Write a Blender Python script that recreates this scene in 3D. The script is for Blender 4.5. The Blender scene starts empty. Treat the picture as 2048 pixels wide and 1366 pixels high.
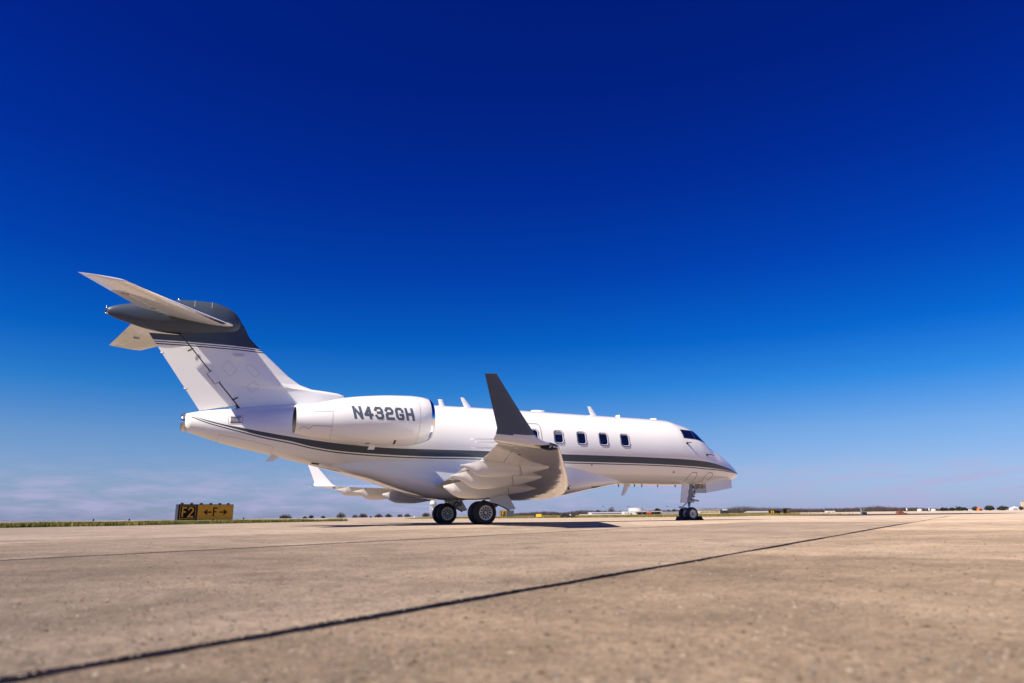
import bpy, bmesh, math, random
import numpy as np
from mathutils import Vector, Matrix

random.seed(7)
rng = np.random.default_rng(7)
sc = bpy.context.scene
COL = sc.collection
R = math.radians

# ------------------------------------------------------------------ camera
CAM = np.array([-5.055, -20.745, 0.229])
YAW, PITCH, ROLL, FPX = R(65.589), R(13.852), R(-0.676), 1413.0     # FPX: focal length in pixels of a 2048 px wide frame
_f = np.array([math.cos(PITCH) * math.cos(YAW), math.cos(PITCH) * math.sin(YAW), math.sin(PITCH)])
_r = np.array([math.sin(YAW), -math.cos(YAW), 0.0])
_u = np.cross(_r, _f)
RIGHT = math.cos(ROLL) * _r + math.sin(ROLL) * _u
UP = math.cos(ROLL) * _u - math.sin(ROLL) * _r
cam_d = bpy.data.cameras.new('camera')
cam = bpy.data.objects.new('camera', cam_d)
COL.objects.link(cam)
cam.matrix_world = Matrix(((RIGHT[0], UP[0], -_f[0], CAM[0]), (RIGHT[1], UP[1], -_f[1], CAM[1]),
                           (RIGHT[2], UP[2], -_f[2], CAM[2]), (0, 0, 0, 1)))
cam_d.sensor_width = 36.0
cam_d.lens = 36.0 * FPX / 2048.0
cam_d.clip_start = 0.05
cam_d.clip_end = 20000
cam_d.dof.use_dof = True
cam_d.dof.focus_distance = 24.0
cam_d.dof.aperture_fstop = 2.7
sc.camera = cam

# ------------------------------------------------------------------ sky
SUN = Vector((-1.01, -0.2, 1.0)).normalized()          # towards the sun
world = bpy.data.worlds.new('World')
sc.world = world
world.use_nodes = True
wn, wl = world.node_tree.nodes, world.node_tree.links
bg = wn['Background']
sky = wn.new('ShaderNodeTexSky')
sky.sky_type = 'NISHITA'
sky.sun_disc = False
sky.sun_elevation = math.asin(SUN.z)
sky.sun_rotation = math.atan2(SUN.x, SUN.y) % (2 * math.pi)
sky.dust_density = 0.3
sky.ozone_density = 3.0
sky.air_density = 1.0
tc = wn.new('ShaderNodeTexCoord')
sp = wn.new('ShaderNodeSeparateXYZ')
wl.new(tc.outputs['Generated'], sp.inputs[0])
ramp = wn.new('ShaderNodeValToRGB')                    # polarised, deeply saturated blue by elevation
els = [(0.0, (.47, .59, 1.20)), (.05, (.54, .65, 1.06)), (.107, (.42, .65, 1.04)), (.169, (.10, .535, 1.10)),
       (.231, (.012, .373, 1.07)), (.322, (.004, .219, .99)), (.436, (.003, .137, .877)), (.56, (.003, .098, .76)), (1.0, (.003, .09, .72))]
cr = ramp.color_ramp
while len(cr.elements) < len(els):
    cr.elements.new(0.5)
for e, (p, c) in zip(cr.elements, els):
    e.position = p
    e.color = tuple(v * 0.8 for v in c) + (1,)
wl.new(sp.outputs[2], ramp.inputs[0])
mul = wn.new('ShaderNodeMix'); mul.data_type = 'RGBA'; mul.blend_type = 'MULTIPLY'; mul.inputs[0].default_value = 1
wl.new(sky.outputs[0], mul.inputs[6]); wl.new(ramp.outputs[0], mul.inputs[7])
# thin lavender cloud streaks low over the horizon
mp = wn.new('ShaderNodeMapping'); mp.inputs['Scale'].default_value = (7, 7, 42)
wl.new(tc.outputs['Generated'], mp.inputs[0])
nz = wn.new('ShaderNodeTexNoise'); nz.inputs['Scale'].default_value = 2.3; nz.inputs['Detail'].default_value = 5; nz.inputs['Roughness'].default_value = .58
wl.new(mp.outputs[0], nz.inputs[0])
cm = wn.new('ShaderNodeMapRange'); cm.inputs[1].default_value = .42; cm.inputs[2].default_value = .66; cm.inputs[3].default_value = 0; cm.inputs[4].default_value = .72
wl.new(nz.outputs[0], cm.inputs[0])
band = wn.new('ShaderNodeFloatCurve')
cv = band.mapping.curves[0]
cv.points[0].location = (0, .75); cv.points[1].location = (1, 0)
for p in ((.025, 1), (.045, .8), (.07, .15), (.11, 0)):
    cv.points.new(*p)
band.mapping.update()
wl.new(sp.outputs[2], band.inputs[1])
cmul = wn.new('ShaderNodeMath'); cmul.operation = 'MULTIPLY'
wl.new(cm.outputs[0], cmul.inputs[0]); wl.new(band.outputs[0], cmul.inputs[1])
cmix = wn.new('ShaderNodeMix'); cmix.data_type = 'RGBA'
cmix.inputs[7].default_value = (3.6, 3.5, 5.5, 1)
wl.new(cmul.outputs[0], cmix.inputs[0]); wl.new(mul.outputs[2], cmix.inputs[6])
wl.new(cmix.outputs[2], bg.inputs[0])
bg.inputs[1].default_value = 0.0745

# ------------------------------------------------------------------ sun, exposure
sun_d = bpy.data.lights.new('sun', 'SUN')
sun_d.energy = 5.0
sun_d.angle = R(0.53)
sun_d.color = (1.0, .905, .76)
sun = bpy.data.objects.new('sun', sun_d)
sun.rotation_euler = SUN.to_track_quat('Z', 'Y').to_euler()
sun.location = (-30, -6, 40)
COL.objects.link(sun)
sc.view_settings.view_transform = 'Standard'
sc.view_settings.look = 'None'
sc.view_settings.gamma = 1
sc.view_settings.exposure = 0.74
sc.view_settings.use_curve_mapping = False
sc.render.engine = 'CYCLES'
sc.cycles.use_denoising = True
sc.cycles.max_bounces = 8

# ------------------------------------------------------------------ helpers
def away(px, dist, z=0.0):
    """A spot on the ground seen in column px of a 2048 px frame, dist metres away."""
    t = -(_f[2] * FPX + RIGHT[2] * (px - 1024)) / UP[2]
    d = _f * FPX + RIGHT * (px - 1024) + UP * t
    d = d / np.linalg.norm(d)
    return Vector((CAM[0] + d[0] * dist, CAM[1] + d[1] * dist, z))

def tag(o, label=None, cat=None, group=None, kind=None):
    if label: o['label'] = label
    if cat: o['category'] = cat
    if group: o['group'] = group
    if kind: o['kind'] = kind
    return o

def thing(name, label, cat, loc=(0, 0, 0), rz=0.0, group=None):
    o = bpy.data.objects.new(name, None)
    o.empty_display_size = .3
    COL.objects.link(o)
    o.location = loc
    o.rotation_euler = (0, 0, rz)
    return tag(o, label, cat, group)

def mk(name, V, F, mat, parent=None, smooth=True, mi=None, keep=None, fix=True, sharp=None):
    """One mesh object. keep: parent sits at this offset but the vertices are given in world coordinates."""
    me = bpy.data.meshes.new(name)
    me.from_pydata([tuple(map(float, v)) for v in V], [], [tuple(int(i) for i in f) for f in F])
    mats = mat if isinstance(mat, (list, tuple)) else [mat]
    for m in mats:
        me.materials.append(m)
    if mi is not None:
        me.polygons.foreach_set('material_index', [int(i) for i in mi])
    if fix:
        bm = bmesh.new(); bm.from_mesh(me)
        bmesh.ops.recalc_face_normals(bm, faces=bm.faces)
        bm.to_mesh(me); bm.free()
    me.polygons.foreach_set('use_smooth', [smooth] * len(me.polygons))
    if smooth and sharp:
        me.set_sharp_from_angle(angle=R(sharp))
    me.update()
    o = bpy.data.objects.new(name, me)
    COL.objects.link(o)
    if parent is not None:
        o.parent = parent
        if keep is not None:
            o.matrix_parent_inverse = Matrix.Translation(-Vector(keep))
    return o

def copy_tree(o, parent=None):
    c = o.copy(); COL.objects.link(c)
    c.parent = parent
    for ch in list(o.children):
        copy_tree(ch, c)
    return c

def loft(rings, close=True, cap0=True, cap1=True):
    n = len(rings[0]); V = [p for r in rings for p in r]; F = []
    for i in range(len(rings) - 1):
        for j in range(n if close else n - 1):
            k = (j + 1) % n
            F.append((i * n + j, i * n + k, (i + 1) * n + k, (i + 1) * n + j))
    if cap0: F.append(tuple(range(n)))
    if cap1: F.append(tuple(range((len(rings) - 1) * n, len(rings) * n)))
    return V, F

def join(*vf):
    V, F = [], []
    for v, f in vf:
        b = len(V); V += list(v); F += [tuple(i + b for i in t) for t in f]
    return V, F

def box(x0, x1, y0, y1, z0, z1):
    V = [(x, y, z) for x in (x0, x1) for y in (y0, y1) for z in (z0, z1)]
    return V, [(0, 1, 3, 2), (4, 6, 7, 5), (0, 4, 5, 1), (2, 3, 7, 6), (0, 2, 6, 4), (1, 5, 7, 3)]

def bbox_bev(x0, x1, y0, y1, z0, z1, b=.01):
    """A box with bevelled edges."""
    bm = bmesh.new()
    V, F = box(x0, x1, y0, y1, z0, z1)
    vs = [bm.verts.new(v) for v in V]
    for f in F: bm.faces.new([vs[i] for i in f])
    bmesh.ops.bevel(bm, geom=bm.edges[:], offset=b, segments=1, affect='EDGES')
    bm.verts.index_update()
    out = [tuple(v.co) for v in bm.verts], [tuple(v.index for v in f.verts) for f in bm.faces]
    bm.free()
    return out

def tube(a, b, r0, r1=None, n=12):
    a, b = np.array(a, float), np.array(b, float)
    r1 = r0 if r1 is None else r1
    d = (b - a) / np.linalg.norm(b - a)
    h = np.array((0, 0, 1.0)) if abs(d[2]) < .9 else np.array((1.0, 0, 0))
    e = np.cross(d, h); e /= np.linalg.norm(e); g = np.cross(d, e)
    ring = lambda c, r: [c + r * (math.cos(t) * e + math.sin(t) * g) for t in np.linspace(0, 2 * math.pi, n, endpoint=False)]
    return loft([ring(a, r0), ring(b, r1)])

def path_tube(pts, rs, n=10):
    rings = []
    pts = [np.array(p, float) for p in pts]
    for i, p in enumerate(pts):
        d = pts[min(i + 1, len(pts) - 1)] - pts[max(i - 1, 0)]
        d = d / np.linalg.norm(d)
        h = np.array((0, 1.0, 0)) if abs(d[1]) < .9 else np.array((1.0, 0, 0))
        e = np.cross(d, h); e /= np.linalg.norm(e); g = np.cross(d, e)
        r = rs[i] if hasattr(rs, '__len__') else rs
        rings.append([p + r * (math.cos(t) * e + math.sin(t) * g) for t in np.linspace(0, 2 * math.pi, n, endpoint=False)])
    return loft(rings)

def plate(pts, t):
    """A flat plate: outline pts (3-D, planar) thickened by t along its normal."""
    P = [np.array(p, float) for p in pts]
    nrm = np.cross(P[1] - P[0], P[2] - P[0]); nrm /= np.linalg.norm(nrm)
    n = len(P)
    V = [p - nrm * t / 2 for p in P] + [p + nrm * t / 2 for p in P]
    return V, [tuple(range(n)), tuple(range(n, 2 * n))] + [(i, (i + 1) % n, n + (i + 1) % n, n + i) for i in range(n)]

def lathe(profile, n=48, axis='y', c=(0, 0, 0)):
    """profile: (along axis, radius)."""
    rings = []
    for a, r in profile:
        ring = []
        for t in np.linspace(0, 2 * math.pi, n, endpoint=False):
            u, v = r * math.cos(t), r * math.sin(t)
            ring.append({'y': (c[0] + u, c[1] + a, c[2] + v), 'z': (c[0] + u, c[1] + v, c[2] + a), 'x': (c[0] + a, c[1] + u, c[2] + v)}[axis])
        rings.append(ring)
    return loft(rings)

# ------------------------------------------------------------------ materials
def mat(name, col, rough=.5, metal=0.0, coat=0.0, spec=.5, noise=None, bump=None, ior=1.5, trans=0.0, diff=0.0):
    m = bpy.data.materials.new(name); m.use_nodes = True
    nt = m.node_tree; b = nt.nodes['Principled BSDF']
    b.inputs['Base Color'].default_value = tuple(col) + (1,)
    b.inputs['Roughness'].default_value = rough
    b.inputs['Metallic'].default_value = metal
    b.inputs['Coat Weight'].default_value = coat
    b.inputs['Coat Roughness'].default_value = .04
    b.inputs['Specular IOR Level'].default_value = spec
    b.inputs['IOR'].default_value = ior
    b.inputs['Transmission Weight'].default_value = trans
    b.inputs['Diffuse Roughness'].default_value = diff
    if noise:                                             # (scale, amount): slight uneven tone
        t = nt.nodes.new('ShaderNodeTexCoord'); n = nt.nodes.new('ShaderNodeTexNoise')
        n.inputs['Scale'].default_value = noise[0]; n.inputs['Detail'].default_value = 6
        nt.links.new(t.outputs['Object'], n.inputs[0])
        mr = nt.nodes.new('ShaderNodeMapRange'); mr.inputs[1].default_value = .3; mr.inputs[2].default_value = .7
        mr.inputs[3].default_value = 1 - noise[1]; mr.inputs[4].default_value = 1 + noise[1]
        nt.links.new(n.outputs[0], mr.inputs[0])
        x = nt.nodes.new('ShaderNodeMix'); x.data_type = 'RGBA'; x.blend_type = 'MULTIPLY'; x.inputs[0].default_value = 1
        x.inputs[6].default_value = tuple(col) + (1,)
        nt.links.new(mr.outputs[0], x.inputs[7]); nt.links.new(x.outputs[2], b.inputs['Base Color'])
        if bump:
            bp = nt.nodes.new('ShaderNodeBump'); bp.inputs['Strength'].default_value = bump; bp.inputs['Distance'].default_value = .01
            nt.links.new(n.outputs[0], bp.inputs['Height']); nt.links.new(bp.outputs[0], b.inputs['Normal'])
    return m

def math_node(nt, op, a, b=None, c=None):
    n = nt.nodes.new('ShaderNodeMath'); n.operation = op
    for i, v in enumerate((a, b, c)):
        if v is None: continue
        if isinstance(v, (int, float)): n.inputs[i].default_value = v
        else: nt.links.new(v, n.inputs[i])
    return n.outputs[0]

WHITE = (.90, .888, .865)
GREY = (.054, .073, .104)

def paint_base(name):
    m = mat(name, WHITE, .32, coat=1.0)
    nt = m.node_tree
    t = nt.nodes.new('ShaderNodeTexCoord'); s = nt.nodes.new('ShaderNodeSeparateXYZ')
    nt.links.new(t.outputs['Object'], s.inputs[0])
    return m, nt, s, nt.nodes['Principled BSDF']

def mixcol(nt, fac, a, b):
    x = nt.nodes.new('ShaderNodeMix'); x.data_type = 'RGBA'
    nt.links.new(fac, x.inputs[0])
    for i, v in ((6, a), (7, b)):
        if isinstance(v, tuple): x.inputs[i].default_value = v + (1,)
        else: nt.links.new(v, x.inputs[i])
    return x.outputs[2]

STRIPE_X = [-5.11, -4.71, -4.33, -3.77, -3.3, -2.62, -1.91, -1.14, .08, 1.3, 2.46, 3.05, 5.57, 7.14, 8.84, 10.43, 11.24, 11.85, 12.58, 13.18]
STRIPE_T = [2.919, 2.783, 2.688, 2.58, 2.495, 2.382, 2.285, 2.203, 2.124, 2.113, 2.112, 2.105, 2.076, 2.066, 2.048, 2.014, 1.968, 1.891, 1.777, 1.645]
STRIPE_B = [2.915, 2.752, 2.649, 2.505, 2.389, 2.267, 2.109, 2.010, 1.941, 1.914, 1.922, 1.911, 1.866, 1.859, 1.845, 1.806, 1.775, 1.740, 1.683, 1.640]
STRIPE_L = [2.88, 2.713, 2.604, 2.461, 2.344, 2.216, 2.064, 1.962, 1.891, 1.868, 1.872, 1.866, 1.821, 1.812, 1.801, 1.765, 1.726, 1.705, 1.660, 1.630]

def livery():
    m, nt, s, b = paint_base('fuselage_paint')
    xn = math_node(nt, 'DIVIDE', math_node(nt, 'ADD', s.outputs[0], 5.3), 18.8)
    def curve(zs):
        fc = nt.nodes.new('ShaderNodeFloatCurve'); c = fc.mapping.curves[0]
        pts = [((x + 5.3) / 18.8, (z - 1.5) / 1.5) for x, z in zip(STRIPE_X, zs)]
        c.points[0].location = pts[0]; c.points[1].location = pts[-1]
        for p in pts[1:-1]: c.points.new(*p)
        fc.mapping.extend = 'HORIZONTAL'; fc.mapping.update()
        nt.links.new(xn, fc.inputs[1])
        return math_node(nt, 'MULTIPLY_ADD', fc.outputs[0], 1.5, 1.5)
    zt, zb, zl = curve(STRIPE_T), curve(STRIPE_B), curve(STRIPE_L)
    z = s.outputs[2]
    band = math_node(nt, 'MULTIPLY', math_node(nt, 'LESS_THAN', z, zt), math_node(nt, 'GREATER_THAN', z, zb))
    line = math_node(nt, 'LESS_THAN', math_node(nt, 'ABSOLUTE', math_node(nt, 'SUBTRACT', z, zl)), .015)
    rng_ = math_node(nt, 'MULTIPLY', math_node(nt, 'GREATER_THAN', s.outputs[0], -5.11), math_node(nt, 'LESS_THAN', s.outputs[0], 13.3))
    msk = math_node(nt, 'MULTIPLY', math_node(nt, 'MAXIMUM', band, line), rng_)
    nt.links.new(mixcol(nt, msk, WHITE, GREY), b.inputs['Base Color'])
    nt.links.new(math_node(nt, 'MULTIPLY_ADD', msk, -.75, 1.0), b.inputs['Coat Weight'])       # the grey coats are duller
    nt.links.new(math_node(nt, 'MULTIPLY_ADD', msk, -.3, .5), b.inputs['Specular IOR Level'])
    return m

def fin_livery():
    m, nt, s, b = paint_base('fin_paint')
    v = math_node(nt, 'ADD', s.outputs[2], math_node(nt, 'MULTIPLY', math_node(nt, 'ADD', s.outputs[0], 5.0), .015))
    g = lambda lo, hi: math_node(nt, 'MULTIPLY', math_node(nt, 'GREATER_THAN', v, lo), math_node(nt, 'LESS_THAN', v, hi))
    msk = math_node(nt, 'ADD', math_node(nt, 'GREATER_THAN', v, 4.925), math_node(nt, 'ADD', g(4.868, 4.893), g(4.805, 4.836)))
    nt.links.new(mixcol(nt, msk, WHITE, GREY), b.inputs['Base Color'])
    nt.links.new(math_node(nt, 'MULTIPLY_ADD', msk, -.75, 1.0), b.inputs['Coat Weight'])       # the grey coats are duller
    nt.links.new(math_node(nt, 'MULTIPLY_ADD', msk, -.3, .5), b.inputs['Specular IOR Level'])
    return m

M = {}
def ripple(m, amt=.035):
    """Faint waviness of riveted skin, so that the gloss coat mirrors unevenly."""
    nt = m.node_tree; b = nt.nodes['Principled BSDF']
    t = nt.nodes.new('ShaderNodeTexCoord'); n = nt.nodes.new('ShaderNodeTexNoise'); n.inputs['Scale'].default_value = 2.6; n.inputs['Detail'].default_value = 2
    nt.links.new(t.outputs['Object'], n.inputs[0])
    bp = nt.nodes.new('ShaderNodeBump'); bp.inputs['Strength'].default_value = amt; bp.inputs['Distance'].default_value = .1
    nt.links.new(n.outputs[0], bp.inputs['Height']); nt.links.new(bp.outputs[0], b.inputs['Coat Normal'])
    return m
M['fuselage'] = ripple(livery())
M['fin'] = ripple(fin_livery())
M['white'] = ripple(mat('white_gloss_paint', WHITE, .32, coat=1.0))
M['grey'] = mat('slate_grey_gloss_paint', GREY, .4, coat=.25, spec=.3)
M['winglet'] = mat('slate_grey_shade_lift', (.10, .122, .155), .42, coat=.25, spec=.3)  # same slate paint as the tail, lightened in colour to lift its shaded face
M['letter'] = mat('blue_grey_lettering', (.10, .128, .168), .4, coat=.3)
M['letter_edge'] = mat('dark_lettering_outline', (.035, .04, .052), .4, coat=.4)
M['metal'] = mat('polished_aluminium', (.78, .78, .78), .16, metal=1)
M['chrome'] = mat('satin_chrome', (.7, .69, .67), .34, metal=1)
M['dull_metal'] = mat('dull_metal', (.45, .44, .42), .38, metal=1, noise=(20, .15))
M['gear'] = mat('gear_grey_paint', (.50, .50, .49), .4, noise=(14, .12))
M['dark'] = mat('dark_cavity', (.012, .012, .013), .7)
M['line'] = mat('panel_gap', (.33, .32, .31), .6)
M['gap'] = mat('hinge_gap', (.03, .03, .033), .6)
M['glass'] = mat('dark_window_glass', (.004, .006, .018), .04, coat=1, spec=.7)
M['seal'] = mat('window_seal', (.045, .05, .075), .4)
M['reveal'] = mat('window_reveal', (.72, .68, .70), .4)
M['lens'] = mat('dark_lamp_lens', (.02, .02, .024), .05, coat=1)
M['lamp'] = mat('lamp_reflector', (.9, .9, .88), .12, metal=1)
M['rubber'] = mat('tyre_rubber', (.026, .026, .027), .62, noise=(30, .3), bump=.2)
M['rim'] = mat('wheel_rim_paint', (.90, .83, .71), .38, coat=.3, noise=(25, .08))
M['red'] = mat('red_stencil', (.45, .06, .05), .5)

# ------------------------------------------------------------------ ground
SA = R(32.8)                                             # direction of the long joints
UV = np.array([math.cos(SA), math.sin(SA)]); NV = np.array([-math.sin(SA), math.cos(SA)])
def un(u, n, z=0.0):
    p = u * UV + n * NV
    return (p[0], p[1], z)

def concrete(name, tint=(1, 1, 1), joints=False):
    m = mat(name, (.4, .3, .2), .9, spec=.12, diff=1.0)
    nt = m.node_tree; b = nt.nodes['Principled BSDF']
    t = nt.nodes.new('ShaderNodeTexCoord')
    def noise(scale, det=5, rough=.6, vec=None, dist=0.0):
        n = nt.nodes.new('ShaderNodeTexNoise'); n.inputs['Scale'].default_value = scale
        n.inputs['Detail'].default_value = det; n.inputs['Roughness'].default_value = rough; n.inputs['Distortion'].default_value = dist
        nt.links.new(vec or t.outputs['Object'], n.inputs[0]); return n.outputs[0]
    def rr(v, a, c, lo, hi):
        r = nt.nodes.new('ShaderNodeMapRange'); r.inputs[1].default_value = a; r.inputs[2].default_value = c
        r.inputs[3].default_value = lo; r.inputs[4].default_value = hi; nt.links.new(v, r.inputs[0]); return r.outputs[0]
    T = np.array(tint)
    lo, hi = tuple(np.array((.33, .256, .196)) * T), tuple(np.array((.45, .356, .278)) * T)
    base = mixcol(nt, rr(noise(.35, 6, .62), .32, .68, 0, 1), lo, hi)
    # rubbed, tyre-stained streaks along the lanes
    mpn = nt.nodes.new('ShaderNodeMapping'); mpn.inputs['Rotation'].default_value = (0, 0, -SA); mpn.inputs['Scale'].default_value = (.05, .8, 1)
    nt.links.new(t.outputs['Object'], mpn.inputs[0])
    base2 = nt.nodes.new('ShaderNodeMix'); base2.data_type = 'RGBA'; base2.blend_type = 'MULTIPLY'; base2.inputs[0].default_value = 1
    nt.links.new(base, base2.inputs[6]); nt.links.new(rr(noise(1.0, 5, .6, mpn.outputs[0]), .35, .7, 1.06, .86), base2.inputs[7])
    # aggregate: pale and dark specks
    fine = rr(noise(34, 5, .75), .34, .66, .62, 1.36)
    sm = nt.nodes.new('ShaderNodeMix'); sm.data_type = 'RGBA'; sm.blend_type = 'MULTIPLY'; sm.inputs[0].default_value = 1
    nt.links.new(base2.outputs[2], sm.inputs[6]); nt.links.new(fine, sm.inputs[7])
    vo = nt.nodes.new('ShaderNodeTexVoronoi'); vo.inputs['Scale'].default_value = 46
    nt.links.new(t.outputs['Object'], vo.inputs[0])
    pit = rr(vo.outputs['Distance'], .05, .22, 1, 0)
    pick = rr(noise(9, 3, .6), .5, .62, 0, .8)
    out = mixcol(nt, math_node(nt, 'MULTIPLY', pit, pick), sm.outputs[2], tuple(np.array((.16, .115, .085)) * T))
    # broad darker worn patches
    out2 = nt.nodes.new('ShaderNodeMix'); out2.data_type = 'RGBA'; out2.blend_type = 'MULTIPLY'; out2.inputs[0].default_value = 1
    nt.links.new(out, out2.inputs[6]); nt.links.new(rr(noise(1.7, 6, .65, None, .6), .40, .72, 1.08, .72), out2.inputs[7])
    def times(col, fac):
        q = nt.nodes.new('ShaderNodeMix'); q.data_type = 'RGBA'; q.blend_type = 'MULTIPLY'; q.inputs[0].default_value = 1
        nt.links.new(col, q.inputs[6]); nt.links.new(fac, q.inputs[7]); return q.outputs[2]
    res = times(out2.outputs[2], rr(noise(5.5, 7, .7, None, .4), .36, .66, 1.14, .80))           # hand-sized blotches
    res = times(res, rr(noise(.9, 3, .5, None, 1.2), .60, .72, 1.0, .74))                          # old spill stains
    vc = nt.nodes.new('ShaderNodeTexVoronoi'); vc.feature = 'DISTANCE_TO_EDGE'; vc.inputs['Scale'].default_value = .33
    wob = nt.nodes.new('ShaderNodeVectorMath'); wob.operation = 'ADD'
    wn_ = nt.nodes.new('ShaderNodeTexNoise'); wn_.inputs['Scale'].default_value = 1.6; wn_.inputs['Detail'].default_value = 5
    nt.links.new(t.outputs['Object'], wn_.inputs[0]); nt.links.new(t.outputs['Object'], wob.inputs[0]); nt.links.new(wn_.outputs['Color'], wob.inputs[1]); nt.links.new(wob.outputs[0], vc.inputs[0])
    crack = math_node(nt, 'MULTIPLY', rr(vc.outputs['Distance'], .0012, .0035, .6, 0), rr(noise(.5, 2, .5), .48, .58, 0, 1))
    res = mixcol(nt, crack, res, (.07, .055, .045))                                                # hairline cracks
    if joints:
        s = nt.nodes.new('ShaderNodeSeparateXYZ'); nt.links.new(t.outputs['Object'], s.inputs[0])
        nn = math_node(nt, 'ADD', math_node(nt, 'MULTIPLY', s.outputs[0], NV[0]), math_node(nt, 'MULTIPLY', s.outputs[1], NV[1]))
        fr = math_node(nt, 'ABSOLUTE', math_node(nt, 'SUBTRACT', math_node(nt, 'FRACT', math_node(nt, 'DIVIDE', math_node(nt, 'ADD', nn, 1.905 + 1.925), 3.85)), .5))
        uu = math_node(nt, 'ADD', math_node(nt, 'MULTIPLY', s.outputs[0], UV[0]), math_node(nt, 'MULTIPLY', s.outputs[1], UV[1]))
        fu = math_node(nt, 'ABSOLUTE', math_node(nt, 'SUBTRACT', math_node(nt, 'FRACT', math_node(nt, 'DIVIDE', math_node(nt, 'ADD', uu, 4.85 + 6.1), 12.2)), .5))
        j = math_node(nt, 'MAXIMUM', math_node(nt, 'LESS_THAN', fr, .0045), math_node(nt, 'LESS_THAN', fu, .0006))
        res = mixcol(nt, math_node(nt, 'MULTIPLY', j, .7), res, (.09, .075, .06))
    nt.links.new(res, b.inputs['Base Color'])
    bp = nt.nodes.new('ShaderNodeBump'); bp.inputs['Strength'].default_value = .55; bp.inputs['Distance'].default_value = .012
    nt.links.new(noise(30, 6, .7), bp.inputs['Height']); nt.links.new(bp.outputs[0], b.inputs['Normal'])
    return m

M['apron'] = concrete('apron_concrete', (1, 1, 1), True)
TONES = {'slab_a': (.53, .50, .46), 'slab_a2': (.70, .665, .62), 'slab_a3': (.86, .825, .78), 'slab_a4': (.98, .95, .91), 'slab_b': (.665, .65, .635), 'slab_b2': (.99, .98, .96), 'slab_c': (.80, .785, .765), 'slab_d': (1.06, 1.05, 1.03)}
for k_, t_ in TONES.items():
    M[k_] = concrete('concrete_' + k_, t_)
M['sealant'] = mat('joint_sealant', (.085, .068, .054), .85, noise=(12, .35), bump=.5)

U0, U1, N0, N1 = -26.0, 22.0, -25.005, -1.905
B = 9000.0
us, ns = [-B, U0, U1, B], [-B, N0, N1, B]
V, F = [], []
for i in range(3):
    for j in range(3):
        if i == 1 and j == 1: continue
        k = len(V)
        V += [un(us[i], ns[j]), un(us[i + 1], ns[j]), un(us[i + 1], ns[j + 1]), un(us[i], ns[j + 1])]
        F.append((k, k + 1, k + 2, k + 3))
apron = tag(mk('apron_ground', V, F, M['apron'], smooth=False), kind='structure')
mk('joint_sealant', [un(U0 - .5, N0 - .5, -.011), un(U1 + .5, N0 - .5, -.011), un(U1 + .5, N1 + .5, -.011), un(U0 - .5, N1 + .5, -.011)], [(0, 1, 2, 3)], M['sealant'], apron, smooth=False)

def slab(u0, u1, n0, n1, m, rough_lo=False, rough_hi=False, gap=.009, cut=.003):
    """One concrete slab; an edge along a worn long joint is broken and uneven."""
    def edge(ua, ub, n, worn, inward):
        k = max(2, int(abs(ub - ua) / .035)) if worn else 2
        o = []
        drift = np.cumsum(rng.normal(0, .0022, k)); drift -= np.linspace(drift[0], drift[-1], k)
        for i, u in enumerate(np.linspace(ua, ub, k)):
            d = (abs(drift[i]) * .9 + abs(rng.normal(0, .0035)) + (rng.random() < .03) * rng.uniform(.006, .02)) if worn else 0
            o.append((u, n + inward * d))
        return o
    lo = edge(u0 + cut, u1 - cut, n0 + gap, rough_lo, 1)
    hi = edge(u1 - cut, u0 + cut, n1 - gap, rough_hi, -1)
    P = lo + hi
    n = len(P)
    V = [un(u, q, 0) for u, q in P] + [un(u, q, -.03) for u, q in P]
    F = [tuple(range(n))] + [(i, n + i, n + (i + 1) % n, (i + 1) % n) for i in range(n)]
    return mk('concrete_slab', V, F, m, apron, smooth=False)

lanes = [-25.005, -21.155, -17.305, -13.455, -9.60, -5.755, -1.905]
cuts = {0: [-26, -14, -2, 10, 22], 1: [-26, -20, -8, 4, 22], 2: [-26, -17.4, -11.27, -5.17, .93, 9, 22], 3: [-26, 3.2, 22],
        4: [-26, -15.5, -1.5, 11, 22], 5: [-26, -12, 4.5, 22]}
tone = {0: ['slab_a', 'slab_a2', 'slab_a3', 'slab_a4'], 1: ['slab_a', 'slab_a2', 'slab_a3', 'slab_a4'], 2: ['slab_a', 'slab_a', 'slab_a2', 'slab_a3', 'slab_a4', 'slab_d'], 3: ['slab_b', 'slab_b2'], 4: ['slab_c', 'slab_c', 'slab_b2', 'slab_d'], 5: ['slab_b2', 'slab_d', 'slab_d']}
for L in range(6):
    cu = cuts[L]
    for i in range(len(cu) - 1):
        slab(cu[i], cu[i + 1], lanes[L], lanes[L + 1], M[tone[L][i % len(tone[L])]], rough_lo=L in (3, 4), rough_hi=L in (2, 3))

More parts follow.
